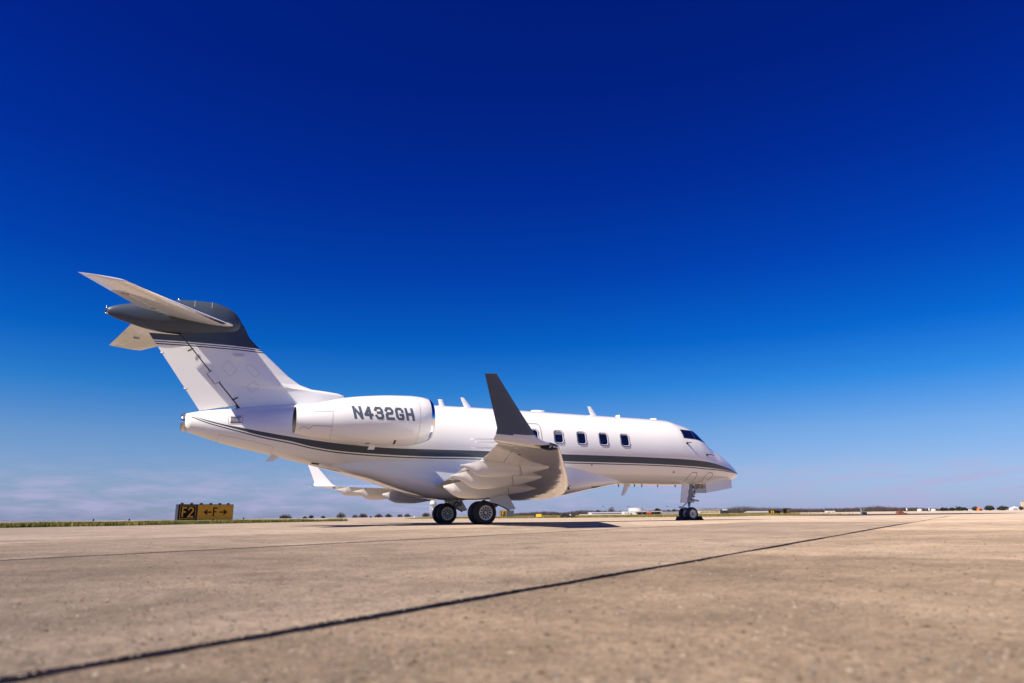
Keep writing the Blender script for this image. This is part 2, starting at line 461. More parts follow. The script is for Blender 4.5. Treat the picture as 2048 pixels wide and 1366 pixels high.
# exposed aggregate standing a few millimetres proud of the worn slabs
gm = [mat('aggregate_tan', (.20, .158, .12), .9, spec=.1), mat('aggregate_brown', (.07, .05, .036), .9, spec=.1), mat('aggregate_grey', (.145, .13, .115), .9, spec=.1), mat('aggregate_pale', (.31, .26, .205), .9, spec=.1)]
V, F, mi = [], [], []
for _ in range(95000):
    dd = math.exp(rng.uniform(math.log(1.0), math.log(18.0))); az = YAW + rng.uniform(-.75, .75)
    x, y = CAM[0] + dd * math.cos(az), CAM[1] + dd * math.sin(az)
    n_ = x * NV[0] + y * NV[1]
    if min(abs(n_ - q) for q in lanes) < .03: continue
    s_ = min(.010, rng.lognormal(math.log(.0030), .46)); h_ = s_ * rng.uniform(.2, .5); a0 = rng.uniform(0, 6.28); k_ = len(V)
    for q in range(4):
        V.append((x + s_ * math.cos(a0 + q * 1.57) * rng.uniform(.7, 1.2), y + s_ * math.sin(a0 + q * 1.57) * rng.uniform(.7, 1.2), -.001))
    V.append((x + rng.normal(0, .2) * s_, y + rng.normal(0, .2) * s_, h_))
    F += [(k_, k_ + 1, k_ + 4), (k_ + 1, k_ + 2, k_ + 4), (k_ + 2, k_ + 3, k_ + 4), (k_ + 3, k_, k_ + 4)]
    mi += [int(rng.choice(4, p=(.40, .22, .24, .14)))] * 4
tag(mk('exposed_aggregate', V, F, gm, apron, smooth=False, mi=mi, fix=False), kind='stuff')

# ------------------------------------------------------------------ grass
def grass_mat(name, a, b_, c):
    m = mat(name, a, .8, spec=.2)
    nt = m.node_tree; b = nt.nodes['Principled BSDF']
    t = nt.nodes.new('ShaderNodeTexCoord'); n = nt.nodes.new('ShaderNodeTexNoise'); n.inputs['Scale'].default_value = .45; n.inputs['Detail'].default_value = 6
    nt.links.new(t.outputs['Object'], n.inputs[0])
    n2 = nt.nodes.new('ShaderNodeTexNoise'); n2.inputs['Scale'].default_value = 9; n2.inputs['Detail'].default_value = 3
    nt.links.new(t.outputs['Object'], n2.inputs[0])
    r = nt.nodes.new('ShaderNodeValToRGB'); r.color_ramp.elements[0].position = .36; r.color_ramp.elements[0].color = a + (1,)
    r.color_ramp.elements[1].position = .64; r.color_ramp.elements[1].color = c + (1,)
    e = r.color_ramp.elements.new(.5); e.color = b_ + (1,)
    mx = math_node(nt, 'ADD', math_node(nt, 'MULTIPLY', n.outputs[0], .6), math_node(nt, 'MULTIPLY', n2.outputs[0], .4))
    nt.links.new(mx, r.inputs[0]); nt.links.new(r.outputs[0], b.inputs['Base Color'])
    return m
M['grass'] = grass_mat('green_grass', (.075, .10, .018), (.14, .15, .03), (.27, .22, .08))
M['grass_dry'] = grass_mat('dry_infield_grass', (.09, .10, .02), (.20, .16, .04), (.30, .23, .09))

def grass_patch(name, outline, strips, n_blades, m, h=(.05, .16), kind_label=None):
    """A grass sheet with a raised uneven sod and blades near its front edge. strips: front-edge points with depth of bladed strip."""
    P = [Vector(p) for p in outline]
    V = [(p.x, p.y, .006) for p in P]; F = [tuple(range(len(P)))]
    (fa, fb, depth) = strips
    BV, BF = [], []
    seg = [(Vector(fa[i]), Vector(fa[i + 1])) for i in range(len(fa) - 1)]
    ln = np.array([(b - a).length for a, b in seg]); pr = ln / ln.sum()
    which = rng.choice(len(seg), n_blades, p=pr)
    for w in which:
        a, b = seg[w]
        d = (b - a).normalized(); nrm = Vector((-d.y, d.x, 0))
        if nrm.dot(Vector((_f[0], _f[1], 0))) < 0: nrm = -nrm
        s = rng.random(); q = rng.random() ** 1.6 * depth
        p = a + (b - a) * s + nrm * (q + .25 * math.sin(s * ln[w] * 1.3) + .12 * math.sin(s * ln[w] * 4.1))
        cl = .55 + .45 * math.sin(p.x * 1.1 + 2 * math.sin(p.y * .7)) * math.sin(p.x * .37)
        hh = rng.uniform(*h) * (.55 + .6 * cl)
        an = rng.uniform(0, math.pi); wd = rng.uniform(.008, .02)
        dx, dy = math.cos(an) * wd, math.sin(an) * wd
        lx, ly = rng.normal(0, .35) * hh, rng.normal(0, .35) * hh
        k = len(BV)
        BV += [(p.x - dx, p.y - dy, 0), (p.x + dx, p.y + dy, 0), (p.x + lx, p.y + ly, hh)]
        BF.append((k, k + 1, k + 2))
    v, f = join((V, F), (BV, BF))
    return tag(mk(name, v, f, m, smooth=False, fix=False), kind_label, 'grass', kind='stuff')

def gp(px, py):
    """Ground point under pixel (px, py)."""
    d = _f * FPX + RIGHT * (px - 1024) + UP * (683 - py)
    t = -CAM[2] / d[2]
    return (CAM[0] + d[0] * t, CAM[1] + d[1] * t, 0)
front = [gp(-260, 1062), gp(0, 1056), gp(130, 1053.5), gp(250, 1051.5), gp(380, 1048.5), gp(500, 1046), gp(600, 1044), gp(700, 1042)]
back = [Vector(p) + Vector((.413, .911, 0)) * d for p, d in zip(front, (14, 14, 13, 12, 12, 9, 6, 1))]
grass_patch('grass_verge', front + [tuple(p) for p in reversed(back)], (front, None, 11.0), 52000, M['grass'], (.08, .24), 'short green grass verge behind the apron edge on the left')
far_a = [gp(808, 1037.6), gp(900, 1037), gp(1000, 1036.2), gp(1150, 1035.5), gp(1300, 1034.4), gp(1450, 1033.2), gp(1545, 1031), gp(1600, 1028.6)]
far_b = [tuple(away(1600, 600)), tuple(away(1300, 620)), tuple(away(1000, 620)), tuple(away(840, 600))]
grass_patch('infield_grass', far_a + far_b, (far_a, None, 26.0), 30000, M['grass_dry'], (.08, .26), 'yellow green infield grass beyond the apron behind the nose wheel')

# ------------------------------------------------------------------ the jet (world frame: +X nose, +Y left wing, Z up)
BASE = (2.6, 0.0, 0.0)
jet = thing('business_jet', 'white twin engine business jet with grey stripe and tail parked on the apron', 'airplane', BASE)
def part(name, vf, m, parent=None, **k):
    p = parent or jet
    return mk(name, vf[0], vf[1], m, p, keep=BASE if p is jet else (0, 0, 0), **k)

def interp(xs, ys, x):
    xs, ys, x = np.asarray(xs, float), np.asarray(ys, float), np.asarray(x, float)
    h = np.diff(xs); d = np.diff(ys) / h
    s = np.zeros_like(ys); s[0] = d[0]; s[-1] = d[-1]
    for i in range(1, len(xs) - 1):
        if d[i - 1] * d[i] > 0:
            w1, w2 = 2 * h[i] + h[i - 1], h[i] + 2 * h[i - 1]
            s[i] = (w1 + w2) / (w1 / d[i - 1] + w2 / d[i])
    k = np.clip(np.searchsorted(xs, x) - 1, 0, len(xs) - 2); t = (x - xs[k]) / h[k]
    return (2 * t**3 - 3 * t**2 + 1) * ys[k] + (t**3 - 2 * t**2 + t) * h[k] * s[k] + (3 * t**2 - 2 * t**3) * ys[k + 1] + (t**3 - t**2) * h[k] * s[k + 1]

FUS = np.array([(-5.26, 2.985, 2.515, .235, .5), (-4.93, 3.062, 2.41, .335, .5), (-4.16, 3.17, 2.18, .50, .5), (-3.17, 3.30, 1.965, .69, .5),
    (-2.2, 3.40, 1.74, .85, .5), (-1.0, 3.485, 1.47, 1.0, .5), (0.2, 3.535, 1.33, 1.09, .5), (1.5, 3.563, 1.27, 1.14, .5), (3.0, 3.558, 1.256, 1.146, .5),
    (5.5, 3.530, 1.232, 1.146, .5), (8.0, 3.50, 1.208, 1.146, .5), (9.3, 3.487, 1.199, 1.143, .5), (10.1, 3.4642, 1.192, 1.12, .49), (10.6, 3.3645, 1.195, 1.08, .475),
    (11.1, 3.22, 1.207, 1.01, .46), (11.4, 3.0035, 1.222, .955, .45), (11.85, 2.6185, 1.252, .84, .45), (12.1, 2.4947, 1.275, .765, .45), (12.6, 2.2214, 1.33, .575, .44),
    (13.0, 1.9477, 1.405, .375, .43), (13.22, 1.7964, 1.475, .225, .44), (13.34, 1.69, 1.54, .115, .47), (13.385, 1.625, 1.615, .005, .5)])
def fus(x):
    return [interp(FUS[:, 0], FUS[:, i], x) for i in (1, 2, 3, 4)]
def fus_ring(x, n=72):
    zt, zb, w, k = [float(v) for v in fus(x)]
    zm = zb + (zt - zb) * k
    return [(x, w * math.sin(p), zm + (zt - zm if math.cos(p) > 0 else zm - zb) * math.cos(p)) for p in np.linspace(0, 2 * math.pi, n, endpoint=False)]
def fus_at(x, z, side=-1, off=0.0):
    zt, zb, w, k = [float(v) for v in fus(x)]
    zm = zb + (zt - zb) * k; h = (zt - zm) if z > zm else (zm - zb)
    q = max(0.0, 1 - ((z - zm) / h) ** 2)
    y = w * math.sqrt(q)
    ny, nz = max(y, 1e-4) / w ** 2, (z - zm) / h ** 2
    l = math.hypot(ny, nz)
    return np.array((x, side * (y + off * ny / l), z + off * nz / l))

xs = np.concatenate([np.linspace(-5.26, 9.6, 90), np.linspace(9.7, 13.0, 60), np.linspace(13.02, 13.385, 16)])
fuselage = part('fuselage', loft([fus_ring(x) for x in xs]), M['fuselage'])

# auxiliary power exhaust at the tail end
def ring_at(x, k, n=40):
    return [(x, p[1] * k, 2.75 + (p[2] - 2.75) * k) for p in fus_ring(-5.26, n)]
part('tail_exhaust', loft([ring_at(-5.255, 1.015), ring_at(-5.32, .985), ring_at(-5.36, .90), ring_at(-5.345, .80), ring_at(-5.28, .78)], cap0=False), M['metal'], fuselage)
part('exhaust_opening', loft([ring_at(-5.285, .775), ring_at(-5.29, .3)]), M['dark'], fuselage)

# belly fairing under the wing
BEL = np.array([(-1.7, 1.74, .3), (-1.2, 1.53, .55), (-.9, 1.43, .68), (-.34, 1.287, .82), (.4, 1.055, .90), (.985, .886, .94), (1.66, .741, .96), (2.5, .70, .97), (3.18, .705, .97), (4.06, .748, .97),
    (4.95, .762, .96), (5.64, .795, .94), (6.2, .885, .89), (6.6, .962, .82), (7.18, 1.068, .70), (7.6, 1.14, .59), (7.98, 1.21, .46), (8.25, 1.30, .32)])
def bel_ring(x, n=56):
    """Flat-bottomed hull that leaves the fuselage side tangentially."""
    zb = float(interp(BEL[:, 0], BEL[:, 1], x)); w = float(interp(BEL[:, 0], BEL[:, 2], x))
    zt = float(np.interp(x, (-1.7, -.5, 3, 5.4, 6.5, 7.6, 8.25), (1.75, 1.84, 1.86, 1.84, 1.62, 1.43, 1.36))); h = max(.02, zt - zb)
    yt = abs(fus_at(x, zt, 1, 0)[1]) - .03
    P = np.array([(0, zb), (.34 * w, zb + .004 * h), (.62 * w, zb + .035 * h), (.84 * w, zb + .13 * h), (.96 * w, zb + .28 * h), (w, zb + .46 * h), (min(w, .5 * (w + yt)) if yt < w else w, zb + .74 * h), (min(yt, w), zt)])
    t = np.concatenate([[0], np.cumsum(np.hypot(*np.diff(P, axis=0).T))])
    q = np.linspace(0, t[-1], n // 2 + 1)
    yy, zz = interp(t, P[:, 0], q), interp(t, P[:, 1], q)
    half = list(zip(yy, zz))
    return [(x, -y, z) for y, z in reversed(half)] + [(x, y, z) for y, z in half[1:]]
belly = part('belly_fairing', loft([bel_ring(float(x)) for x in np.linspace(-1.7, 8.25, 100)]), M['white'])

def rrect(cx, cz, w, h, r, n=8):
    """Rounded rectangle outline in the x-z plane."""
    P = []
    for sx, sz, a0 in ((1, 1, 0), (-1, 1, 90), (-1, -1, 180), (1, -1, 270)):
        for a in np.linspace(a0, a0 + 90, n):
            P.append((cx + sx * (w / 2 - r) + r * math.cos(R(a)), cz + sz * (h / 2 - r) + r * math.sin(R(a))))
    return P

def cabin_window(cx, cz):
    rings = []
    for k, dr, off in ((1.0, .10, .002), (.965, .095, .014), (.87, .085, .016), (.77, .073, .003)):
        rings.append([fus_at(x, z, -1, off) for x, z in rrect(cx, cz, .35 * k, .43 - .35 * (1 - k), dr)])
    n = len(rings[0])
    V, F = loft(rings, cap0=False, cap1=False)
    mi = [0] * (2 * n) + [1] * n
    w = part('cabin_window', (V, F), [M['seal'], M['reveal']], fuselage, mi=mi)
    P = rrect(cx, cz, .35 * .79, .43 - .35 * .21, .075)
    V = [fus_at(x, z, -1, .005) for x, z in P] + [fus_at(cx, cz, -1, .005)]
    o = part('window_pane', (V, [(i, (i + 1) % len(P), len(P)) for i in range(len(P))]), M['glass'], fuselage)
    bl = {5.422: .30, 6.241: .12, 7.053: .06, 7.866: .06}.get(round(cx, 3))
    if bl:                                               # blind part-way down behind the glass
        hz = .43 - .35 * .21; Q = [(x, max(z, cz + hz / 2 - bl * hz)) for x, z in P]
        V = [fus_at(x, z, -1, .0065) for x, z in Q] + [fus_at(cx, cz + hz / 2 - .5 * bl * hz, -1, .0065)]
        part('window_blind', (V, [(i, (i + 1) % len(Q), len(Q)) for i in range(len(Q))]), M['blind'], fuselage)
    return w
M['blind'] = mat('cabin_blind', (.16, .175, .21), .25, coat=.6)
for cx in (4.55, 5.422, 6.241, 7.053, 7.866):
    cabin_window(cx, 2.608 - .0095 * (cx - 5.4))

def ribbon(pts, width, m, name, parent, surf, closed=False):
    """A thin strip following (a, b) surface points."""
    P = [np.array(p, float) for p in pts]
    n = len(P); L, Q = [], []
    for i in range(n):
        a, b = P[i - 1 if (closed or i) else 0], P[(i + 1) % n if (closed or i < n - 1) else n - 1]
        d = b - a; d = d / (np.linalg.norm(d) + 1e-9); q = np.array((-d[1], d[0])) * width / 2
        L.append(surf(*(P[i] + q))); Q.append(surf(*(P[i] - q)))
    V = L + Q
    F = [(i, (i + 1) % n, n + (i + 1) % n, n + i) for i in range(n if closed else n - 1)]
    return part(name, (V, F), m, parent)
def dense(pts, step=.05, closed=False):
    out = []
    P = list(pts) + ([pts[0]] if closed else [])
    for a, b in zip(P, P[1:]):
        k = max(1, int(math.hypot(b[0] - a[0], b[1] - a[1]) / step))
        out += [(a[0] + (b[0] - a[0]) * i / k, a[1] + (b[1] - a[1]) * i / k) for i in range(k)]
    return out if closed else out + [P[-1]]
fs = lambda x, z: fus_at(x, z, -1, .003)
M['exit_line'] = mat('exit_outline_grey', (.42, .42, .43), .5)
ribbon(dense(rrect(4.54, 2.53, .56, .96, .11), .05, True), .034, M['exit_line'], 'exit_outline', fuselage, fs, True)
M['fine'] = mat('fine_panel_line', (.50, .49, .48), .5)
for pts, w in (([(10.6, 1.30), (10.62, 1.5), (10.72, 1.6), (10.9, 1.6), (10.98, 1.5), (10.93, 1.30)], .014), ([(11.33, 1.32), (11.36, 1.52), (11.46, 1.61), (11.62, 1.6), (11.68, 1.5), (11.62, 1.34)], .014)):
    ribbon(dense(pts), w, M['gap'], 'gear_door_seam', fuselage, fs)
ribbon(dense([(-4.45, 2.20), (-4.4, 2.42), (-3.5, 2.24), (-3.0, 2.13), (-3.05, 2.0)]), .009, M['fine'], 'access_door_seam', fuselage, fs)
ribbon(dense([(-1.95, 1.72), (-1.75, 1.69)], .05), .035, M['gap'], 'drain_slot', fuselage, fs)
# louvred air outlet with red stencil frame on the tail cone
P = [(-4.165, 2.72), (-3.88, 2.725), (-3.88, 2.905), (-4.165, 2.90)]
part('air_outlet', ([fus_at(x, z, -1, .004) for x, z in P], [(0, 1, 2, 3)]), M['dark'], fuselage, smooth=False)
for i in range(7):
    x = -4.15 + i * .034
    part('outlet_louvre', plate([fus_at(x, 2.725, -1, .004), fus_at(x, 2.895, -1, .004), fus_at(x + .012, 2.895, -1, .02), fus_at(x + .012, 2.725, -1, .02)], .004), M['dull_metal'], fuselage, smooth=False)
ribbon(dense([(-4.20, 2.685), (-3.845, 2.69), (-3.845, 2.94), (-4.20, 2.935)], .05, True), .009, M['red'], 'stencil_frame', fuselage, lambda x, z: fus_at(x, z, -1, .002), True)

# cockpit glazing
ZL = lambda x: float(np.interp(x, (10.3, 10.86, 11.45, 11.95), (2.748, 2.731, 2.648, 2.52)))
def glazing(name, x0, x1, side, m, off, lo=0.0, hi=3.07, sl=0.0):
    rows = []
    for x in np.linspace(x0, x1, 26):
        zt = float(fus(x)[0]); zh = min(hi, zt - .002)
        if zh <= ZL(x) + lo: zh = ZL(x) + lo + .001
        rows.append([fus_at(min(x + sl * (1 - t), x1), ZL(x) + lo + (zh - ZL(x) - lo) * t, side, off) for t in np.linspace(0, 1, 14)])
    V = [p for r in rows for p in r]
    F = [(i * 14 + j, i * 14 + j + 1, (i + 1) * 14 + j + 1, (i + 1) * 14 + j) for i in range(25) for j in range(13)]
    return part(name, (V, F), m, fuselage)
for s in (-1, 1):
    glazing('cockpit_frame', 10.33, 11.94, s, M['seal'], .003)
    glazing('cockpit_side_window', 10.375, 10.87, s, M['glass'], .007, .03, 3.045)
    glazing('windshield', 10.92, 11.90, s, M['glass'], .007, .03, 3.045)
# probes on the nose
for (x, z, dx, dz) in ((10.41, 2.568, .14, .01), (11.30, 2.20, .24, -.02)):
    a = fus_at(x, z, -1, 0); b = fus_at(x, z, -1, .07)
    part('air_data_probe', join(tube(a - (b - a) * .1, b, .045, .02), path_tube([b, b + np.array((dx * .5, -.01, 0)), b + np.array((dx, -.01, dz))], (.014, .013, .009))), M['dark'], fuselage)
for (x, z) in ((9.92, 1.603), (6.66, 1.779)):
    part('static_port', tube(fus_at(x, z, -1, -.01), fus_at(x, z, -1, .006), .04), M['dull_metal'], fuselage)

# blade aerials on the roof and under the belly
def blade(pts, t, name='blade_aerial', parent=None):
    (b0, b1, t1, t0) = pts
    def sec(a, b, th):
        a, b = np.array(a), np.array(b)
        o = []
        for c, h in ((0, 0), (.25, 1), (.6, .8), (1, 0), (.6, -.8), (.25, -1)):
            p = b + (a - b) * c; o.append((p[0], h * th / 2, p[1]))
        return o
    return part(name, loft([sec(b0, b1, t), sec(t0, t1, t * .6)]), M['white'], parent or fuselage, sharp=40)
blade([(1.86, 3.50), (2.07, 3.50), (1.955, 3.775), (1.815, 3.77)], .04)
blade([(2.70, 3.50), (2.97, 3.50), (2.67, 3.87), (2.55, 3.865)], .04)
blade([(7.29, 3.45), (7.56, 3.45), (7.28, 3.825), (7.15, 3.82)], .04)
blade([(8.50, 1.25), (8.78, 1.25), (8.46, .855), (8.33, .853)], .04)
blade([(-2.98, 1.97), (-2.76, 1.93), (-2.93, 1.765), (-3.16, 1.755)], .035)
for x0, x1, h in ((5.0, 5.56, .05), (9.69, 9.99, .04), (8.31, 8.39, .07)):
    zt = float(fus((x0 + x1) / 2)[0])
    V = []
    rings = [[(x0 + (x1 - x0) * (.5 + .5 * k * math.cos(a)), .14 * k * math.sin(a), zt - .03 + hh) for a in np.linspace(0, 2 * math.pi, 20, endpoint=False)] for k, hh in ((1, 0), (.96, .03 + h * .6), (.85, .03 + h))]
    part('roof_fairing', loft(rings), M['white'], fuselage, sharp=50)
for x in (7.7, 8.26, 8.9, 9.2, 9.86, 10.6):
    part('drain_mast', tube((x, -.02, 1.24), (x - .03, -.02, 1.125), .035, .012), M['dull_metal'], fuselage)
part('ram_air_inlet', ([(x, y, z) for x, y, z in [(7.05 + .28 * math.cos(a), -.66 + .06 * math.cos(a) - .05 * math.sin(a), 1.16 + .05 * math.cos(a) + .075 * math.sin(a)) for a in np.linspace(0, 2 * math.pi, 24, endpoint=False)]], [tuple(range(24))]), M['dark'], belly)

# ---- fin, rudder, tail bullet
LEZ = [3.0, 3.60, 3.70, 3.756, 3.797, 3.83, 3.939, 4.164, 4.465, 4.887, 5.20, 5.487, 5.706, 5.842]
LEX = [-.95, -1.0, -1.09, -1.25, -1.59, -2.0, -2.342, -2.682, -3.02, -3.493, -3.806, -3.955, -4.10, -4.19]
fin_le = lambda z: float(np.interp(z, LEZ, LEX))
hinge = lambda z: -3.992 - .85 * (z - 3.282)
fin_T = lambda z: .17 - .014 * (z - 3.2)
def fin_half(x, z):
    d = max(0.0, fin_le(z) - x)
    return fin_T(z) * math.sqrt(min(1.0, d / .75)) * (1 - .25 * max(0.0, min(1.0, (d - .8) / 1.2)))
rings = []
for z in np.concatenate([np.linspace(3.05, 3.68, 10), np.linspace(3.70, 3.96, 22), np.linspace(3.99, 5.80, 44)]):
    a, b = fin_le(z), hinge(z)
    cs = (1 - np.cos(np.linspace(0, math.pi / 2, 18)))
    P = [(a + (b - a) * c) for c in cs]
    rings.append([(x, -fin_half(x, z), z) for x in reversed(P)] + [(x, fin_half(x, z), z) for x in P[1:]])
fin = part('tail_fin', loft(rings), M['fin'], sharp=60)
rings = []
for v in np.linspace(0, 1, 24):
    xa, za = -4.02 + (-5.575 + 4.02) * v, 3.262 + (5.10 - 3.262) * v
    xb, zb_ = -4.93 + (-6.36 + 4.93) * v, 3.078 + (5.12 - 3.078) * v
    t = fin_half(xa, za) * .97
    P = np.linspace(0, 1, 8)
    rings.append([(xa + (xb - xa) * c, -t * (1 - c) - .004, za + (zb_ - za) * c) for c in reversed(P)] + [(xa + (xb - xa) * c, t * (1 - c) + .004, za + (zb_ - za) * c) for c in P])
rudder = part('rudder', loft(rings), M['fin'], sharp=50)
part('rudder_spar', loft([[(hinge(z) + .05, -.10, z), (hinge(z) - .06, -.10, z), (hinge(z) - .06, .10, z), (hinge(z) + .05, .10, z)] for z in (3.20, 5.12)]), M['gap'], fin, smooth=False)
fy = lambda x, z: np.array((x, -fin_half(x, z) - .004, z))
part('rudder_seam', plate([(-4.16, -.14, 3.150), (-4.94, -.02, 3.065), (-4.94, -.02, 3.05), (-4.16, -.14, 3.125)], .02), M['gap'], fin, smooth=False)
def ry(x, z):
    return np.array((x, -.142, z))
part('actuator_cover', plate([ry(-4.715, 4.165), ry(-4.815, 4.07), ry(-4.605, 3.81), ry(-4.485, 3.885)], .012), M['white'], fin, smooth=False)
ribbon([(-4.705, 4.18), (-4.83, 4.068), (-4.605, 3.795), (-4.475, 3.89)], .014, M['gap'], 'cover_seam', fin, lambda x, z: np.array((x, -.150, z)))
for (x, z) in ((-5.30, 4.71), (-4.07, 3.43)):
    part('hinge_bracket', plate([(x + .06, -.152, z + .055), (x + .085, -.152, z + .03), (x - .05, -.145, z - .06), (x - .075, -.145, z - .035)], .012), M['gap'], rudder, smooth=False)
for q in ([(-4.34, 4.50), (-4.06, 4.24), (-4.24, 4.045), (-4.48, 4.28)], [(-3.77, 4.44), (-3.45, 4.18), (-3.59, 4.05), (-3.875, 4.33)], [(-3.61, 3.96), (-3.46, 3.80), (-3.65, 3.62), (-3.795, 3.78)]):
    q = [np.array(p) for p in q]; P = []
    for i in range(4):
        a, b, c = q[i - 1], q[i], q[(i + 1) % 4]
        for t in np.linspace(0, 1, 5):
            P.append(tuple((b + (a - b) * .22) * (1 - t) ** 2 + 2 * b * t * (1 - t) + (b + (c - b) * .22) * t ** 2))
    ribbon(dense(P, .06, True), .008, M['fine'], 'access_panel_seam', fin, fy, True)
part('logo_lamp', loft([[(-4.22 + dx, -.155 - k * .045, 4.675 - .02 * k + dz) for dx, dz in ((0, 0), (.31, 0), (.27, -.065), (.05, -.07))] for k in (0, 1)]), M['reveal'], fin, sharp=30)
for (x, z) in ((-5.98, 4.60), (-5.33, 3.66)):
    part('rudder_trim_knob', tube((x - .04, 0, z), (x + .04, 0, z), .012, .016), M['white'], rudder)

BUL = np.array([(-7.395, 5.70, 5.55, .065), (-7.3, 5.755, 5.487, .105), (-6.85, 5.887, 5.335, .17), (-6.4, 5.99, 5.215, .215), (-5.9, 6.075, 5.15, .25), (-5.3, 6.130, 5.13, .265),
    (-4.9, 6.132, 5.15, .26), (-4.47, 6.03, 5.2, .225), (-4.2, 5.848, 5.3, .16), (-4.09, 5.70, 5.4, .09), (-4.05, 5.60, 5.5, .02)])
rings = []
for x in np.linspace(-7.395, -4.05, 70):
    zt, zb, w = [float(interp(BUL[:, 0], BUL[:, i], x)) for i in (1, 2, 3)]
    rings.append([(x, w * math.sin(p), (zt + zb) / 2 + (zt - zb) / 2 * math.cos(p)) for p in np.linspace(0, 2 * math.pi, 40, endpoint=False)])
bullet = part('tail_bullet', loft(rings), M['grey'])
part('tail_lamp', tube((-7.39, 0, 5.625), (-7.44, 0, 5.625), .06, .045), M['lens'], bullet)
for z in (5.70, 5.545):
    part('tail_lamp_stud', tube((-7.36, -.05, z), (-7.425, -.05, z), .018), M['lamp'], bullet)
part('fin_tip_beacon', tube((-5.70, 0, 6.08), (-5.70, 0, 6.165), .05, .03), M['lamp'], bullet)
for x in (-5.3, -4.86):
    zt = float(interp(BUL[:, 0], BUL[:, 1], x)); w = float(interp(BUL[:, 0], BUL[:, 3], x)); zc = (zt + float(interp(BUL[:, 0], BUL[:, 2], x))) / 2
    part('bullet_seam', ([(x + dx, (w + .003) * math.sin(p), zc + (zt - zc + .003) * math.cos(p)) for dx in (-.007, .007) for p in np.linspace(-.1, -1.0, 14)], [(i, i + 1, 15 + i, 14 + i) for i in range(13)]), M['line'], bullet)

# ---- aerofoil surfaces
def foil(c, t):
    return 5 * t * (.2969 * math.sqrt(c) - .126 * c - .3516 * c**2 + .2843 * c**3 - .1036 * c**4)
def section(le, te, t, c0, c1, nrm, n=14, camber=.0):
    """Closed ring of an aerofoil slice between chord fractions c0 and c1: lower side then upper side."""
    le, te, nrm = (np.array(v, float) for v in (le, te, nrm))
    ch = np.linalg.norm(te - le)
    cs = c0 + (c1 - c0) * (1 - np.cos(np.linspace(0, math.pi / 2, n))) if c0 == 0 else np.linspace(c0, c1, n)
    pt = lambda c, s: le + (te - le) * c + nrm * ch * (s * foil(max(c, 1e-6), t) * (1.25 if s < 0 else .85) + camber * c * (1 - c))
    lo = [pt(c, -1) for c in reversed(cs)]; up = [pt(c, 1) for c in (cs[1:] if c0 == 0 else cs)]
    return lo + up
WY = [.5, 2.0, 4.0, 6.0, 8.0, 9.15]
WING = {'y': WY, 'lex': [6.1, 5.26, 4.12, 2.95, 1.80, 1.14], 'lez': [1.10, 1.165, 1.27, 1.355, 1.41, 1.438],
        'tey': [.5, 3.0, 5.3, 6.83, 8.0, 9.15], 'tex': [1.50, 1.127, .656, .5, .228, -.09], 'tez': [1.06, 1.168, 1.284, 1.364, 1.433, 1.483]}
def wing_le(y): return (np.interp(y, WING['y'], WING['lex']), y, np.interp(y, WING['y'], WING['lez']))
def wing_te(y): return (np.interp(y, WING['tey'], WING['tex']), y, np.interp(y, WING['tey'], WING['tez']))
wing_t = lambda y: np.interp(y, (.5, 4, 9.2), (.135, .115, .095))
def flip(ring, s): return [(p[0], p[1] * s, p[2]) for p in ring]

def wing_surface(name, y0, y1, c0, c1, s, m, ny, parent=None, n=14):
    rings = [flip(section(wing_le(y), wing_te(y), wing_t(y), c0, c1, (0, 0, 1), n), s) for y in np.linspace(y0, y1, ny)]
    return part(name, loft(rings), m, parent, sharp=50)

FAIR = {3.148: [(.956, .998, .955, .03), (1.06, 1.025, .87, .09), (1.2, 1.06, .768, .14), (1.4, 1.11, .69, .17), (1.65, 1.12, .672, .18), (1.95, 1.12, .672, .185), (2.64, 1.12, .762, .17), (3.3, 1.12, .86, .11), (3.7, 1.12, .97, .03)],
        5.279: [(.407, 1.145, 1.12, .02), (.55, 1.178, 1.06, .08), (.68, 1.21, 1.0, .12), (.924, 1.268, .862, .155), (1.11, 1.27, .835, .165), (1.4, 1.27, .845, .165), (1.74, 1.27, .893, .16), (2.3, 1.27, .99, .11), (2.7, 1.27, 1.1, .03)],
        6.83: [(.069, 1.266, 1.245, .02), (.27, 1.305, 1.15, .09), (.436, 1.338, 1.05, .13), (.6, 1.35, 1.028, .14), (.9, 1.35, 1.03, .14), (1.18, 1.35, 1.045, .14), (1.7, 1.35, 1.13, .09), (2.1, 1.35, 1.22, .03)]}
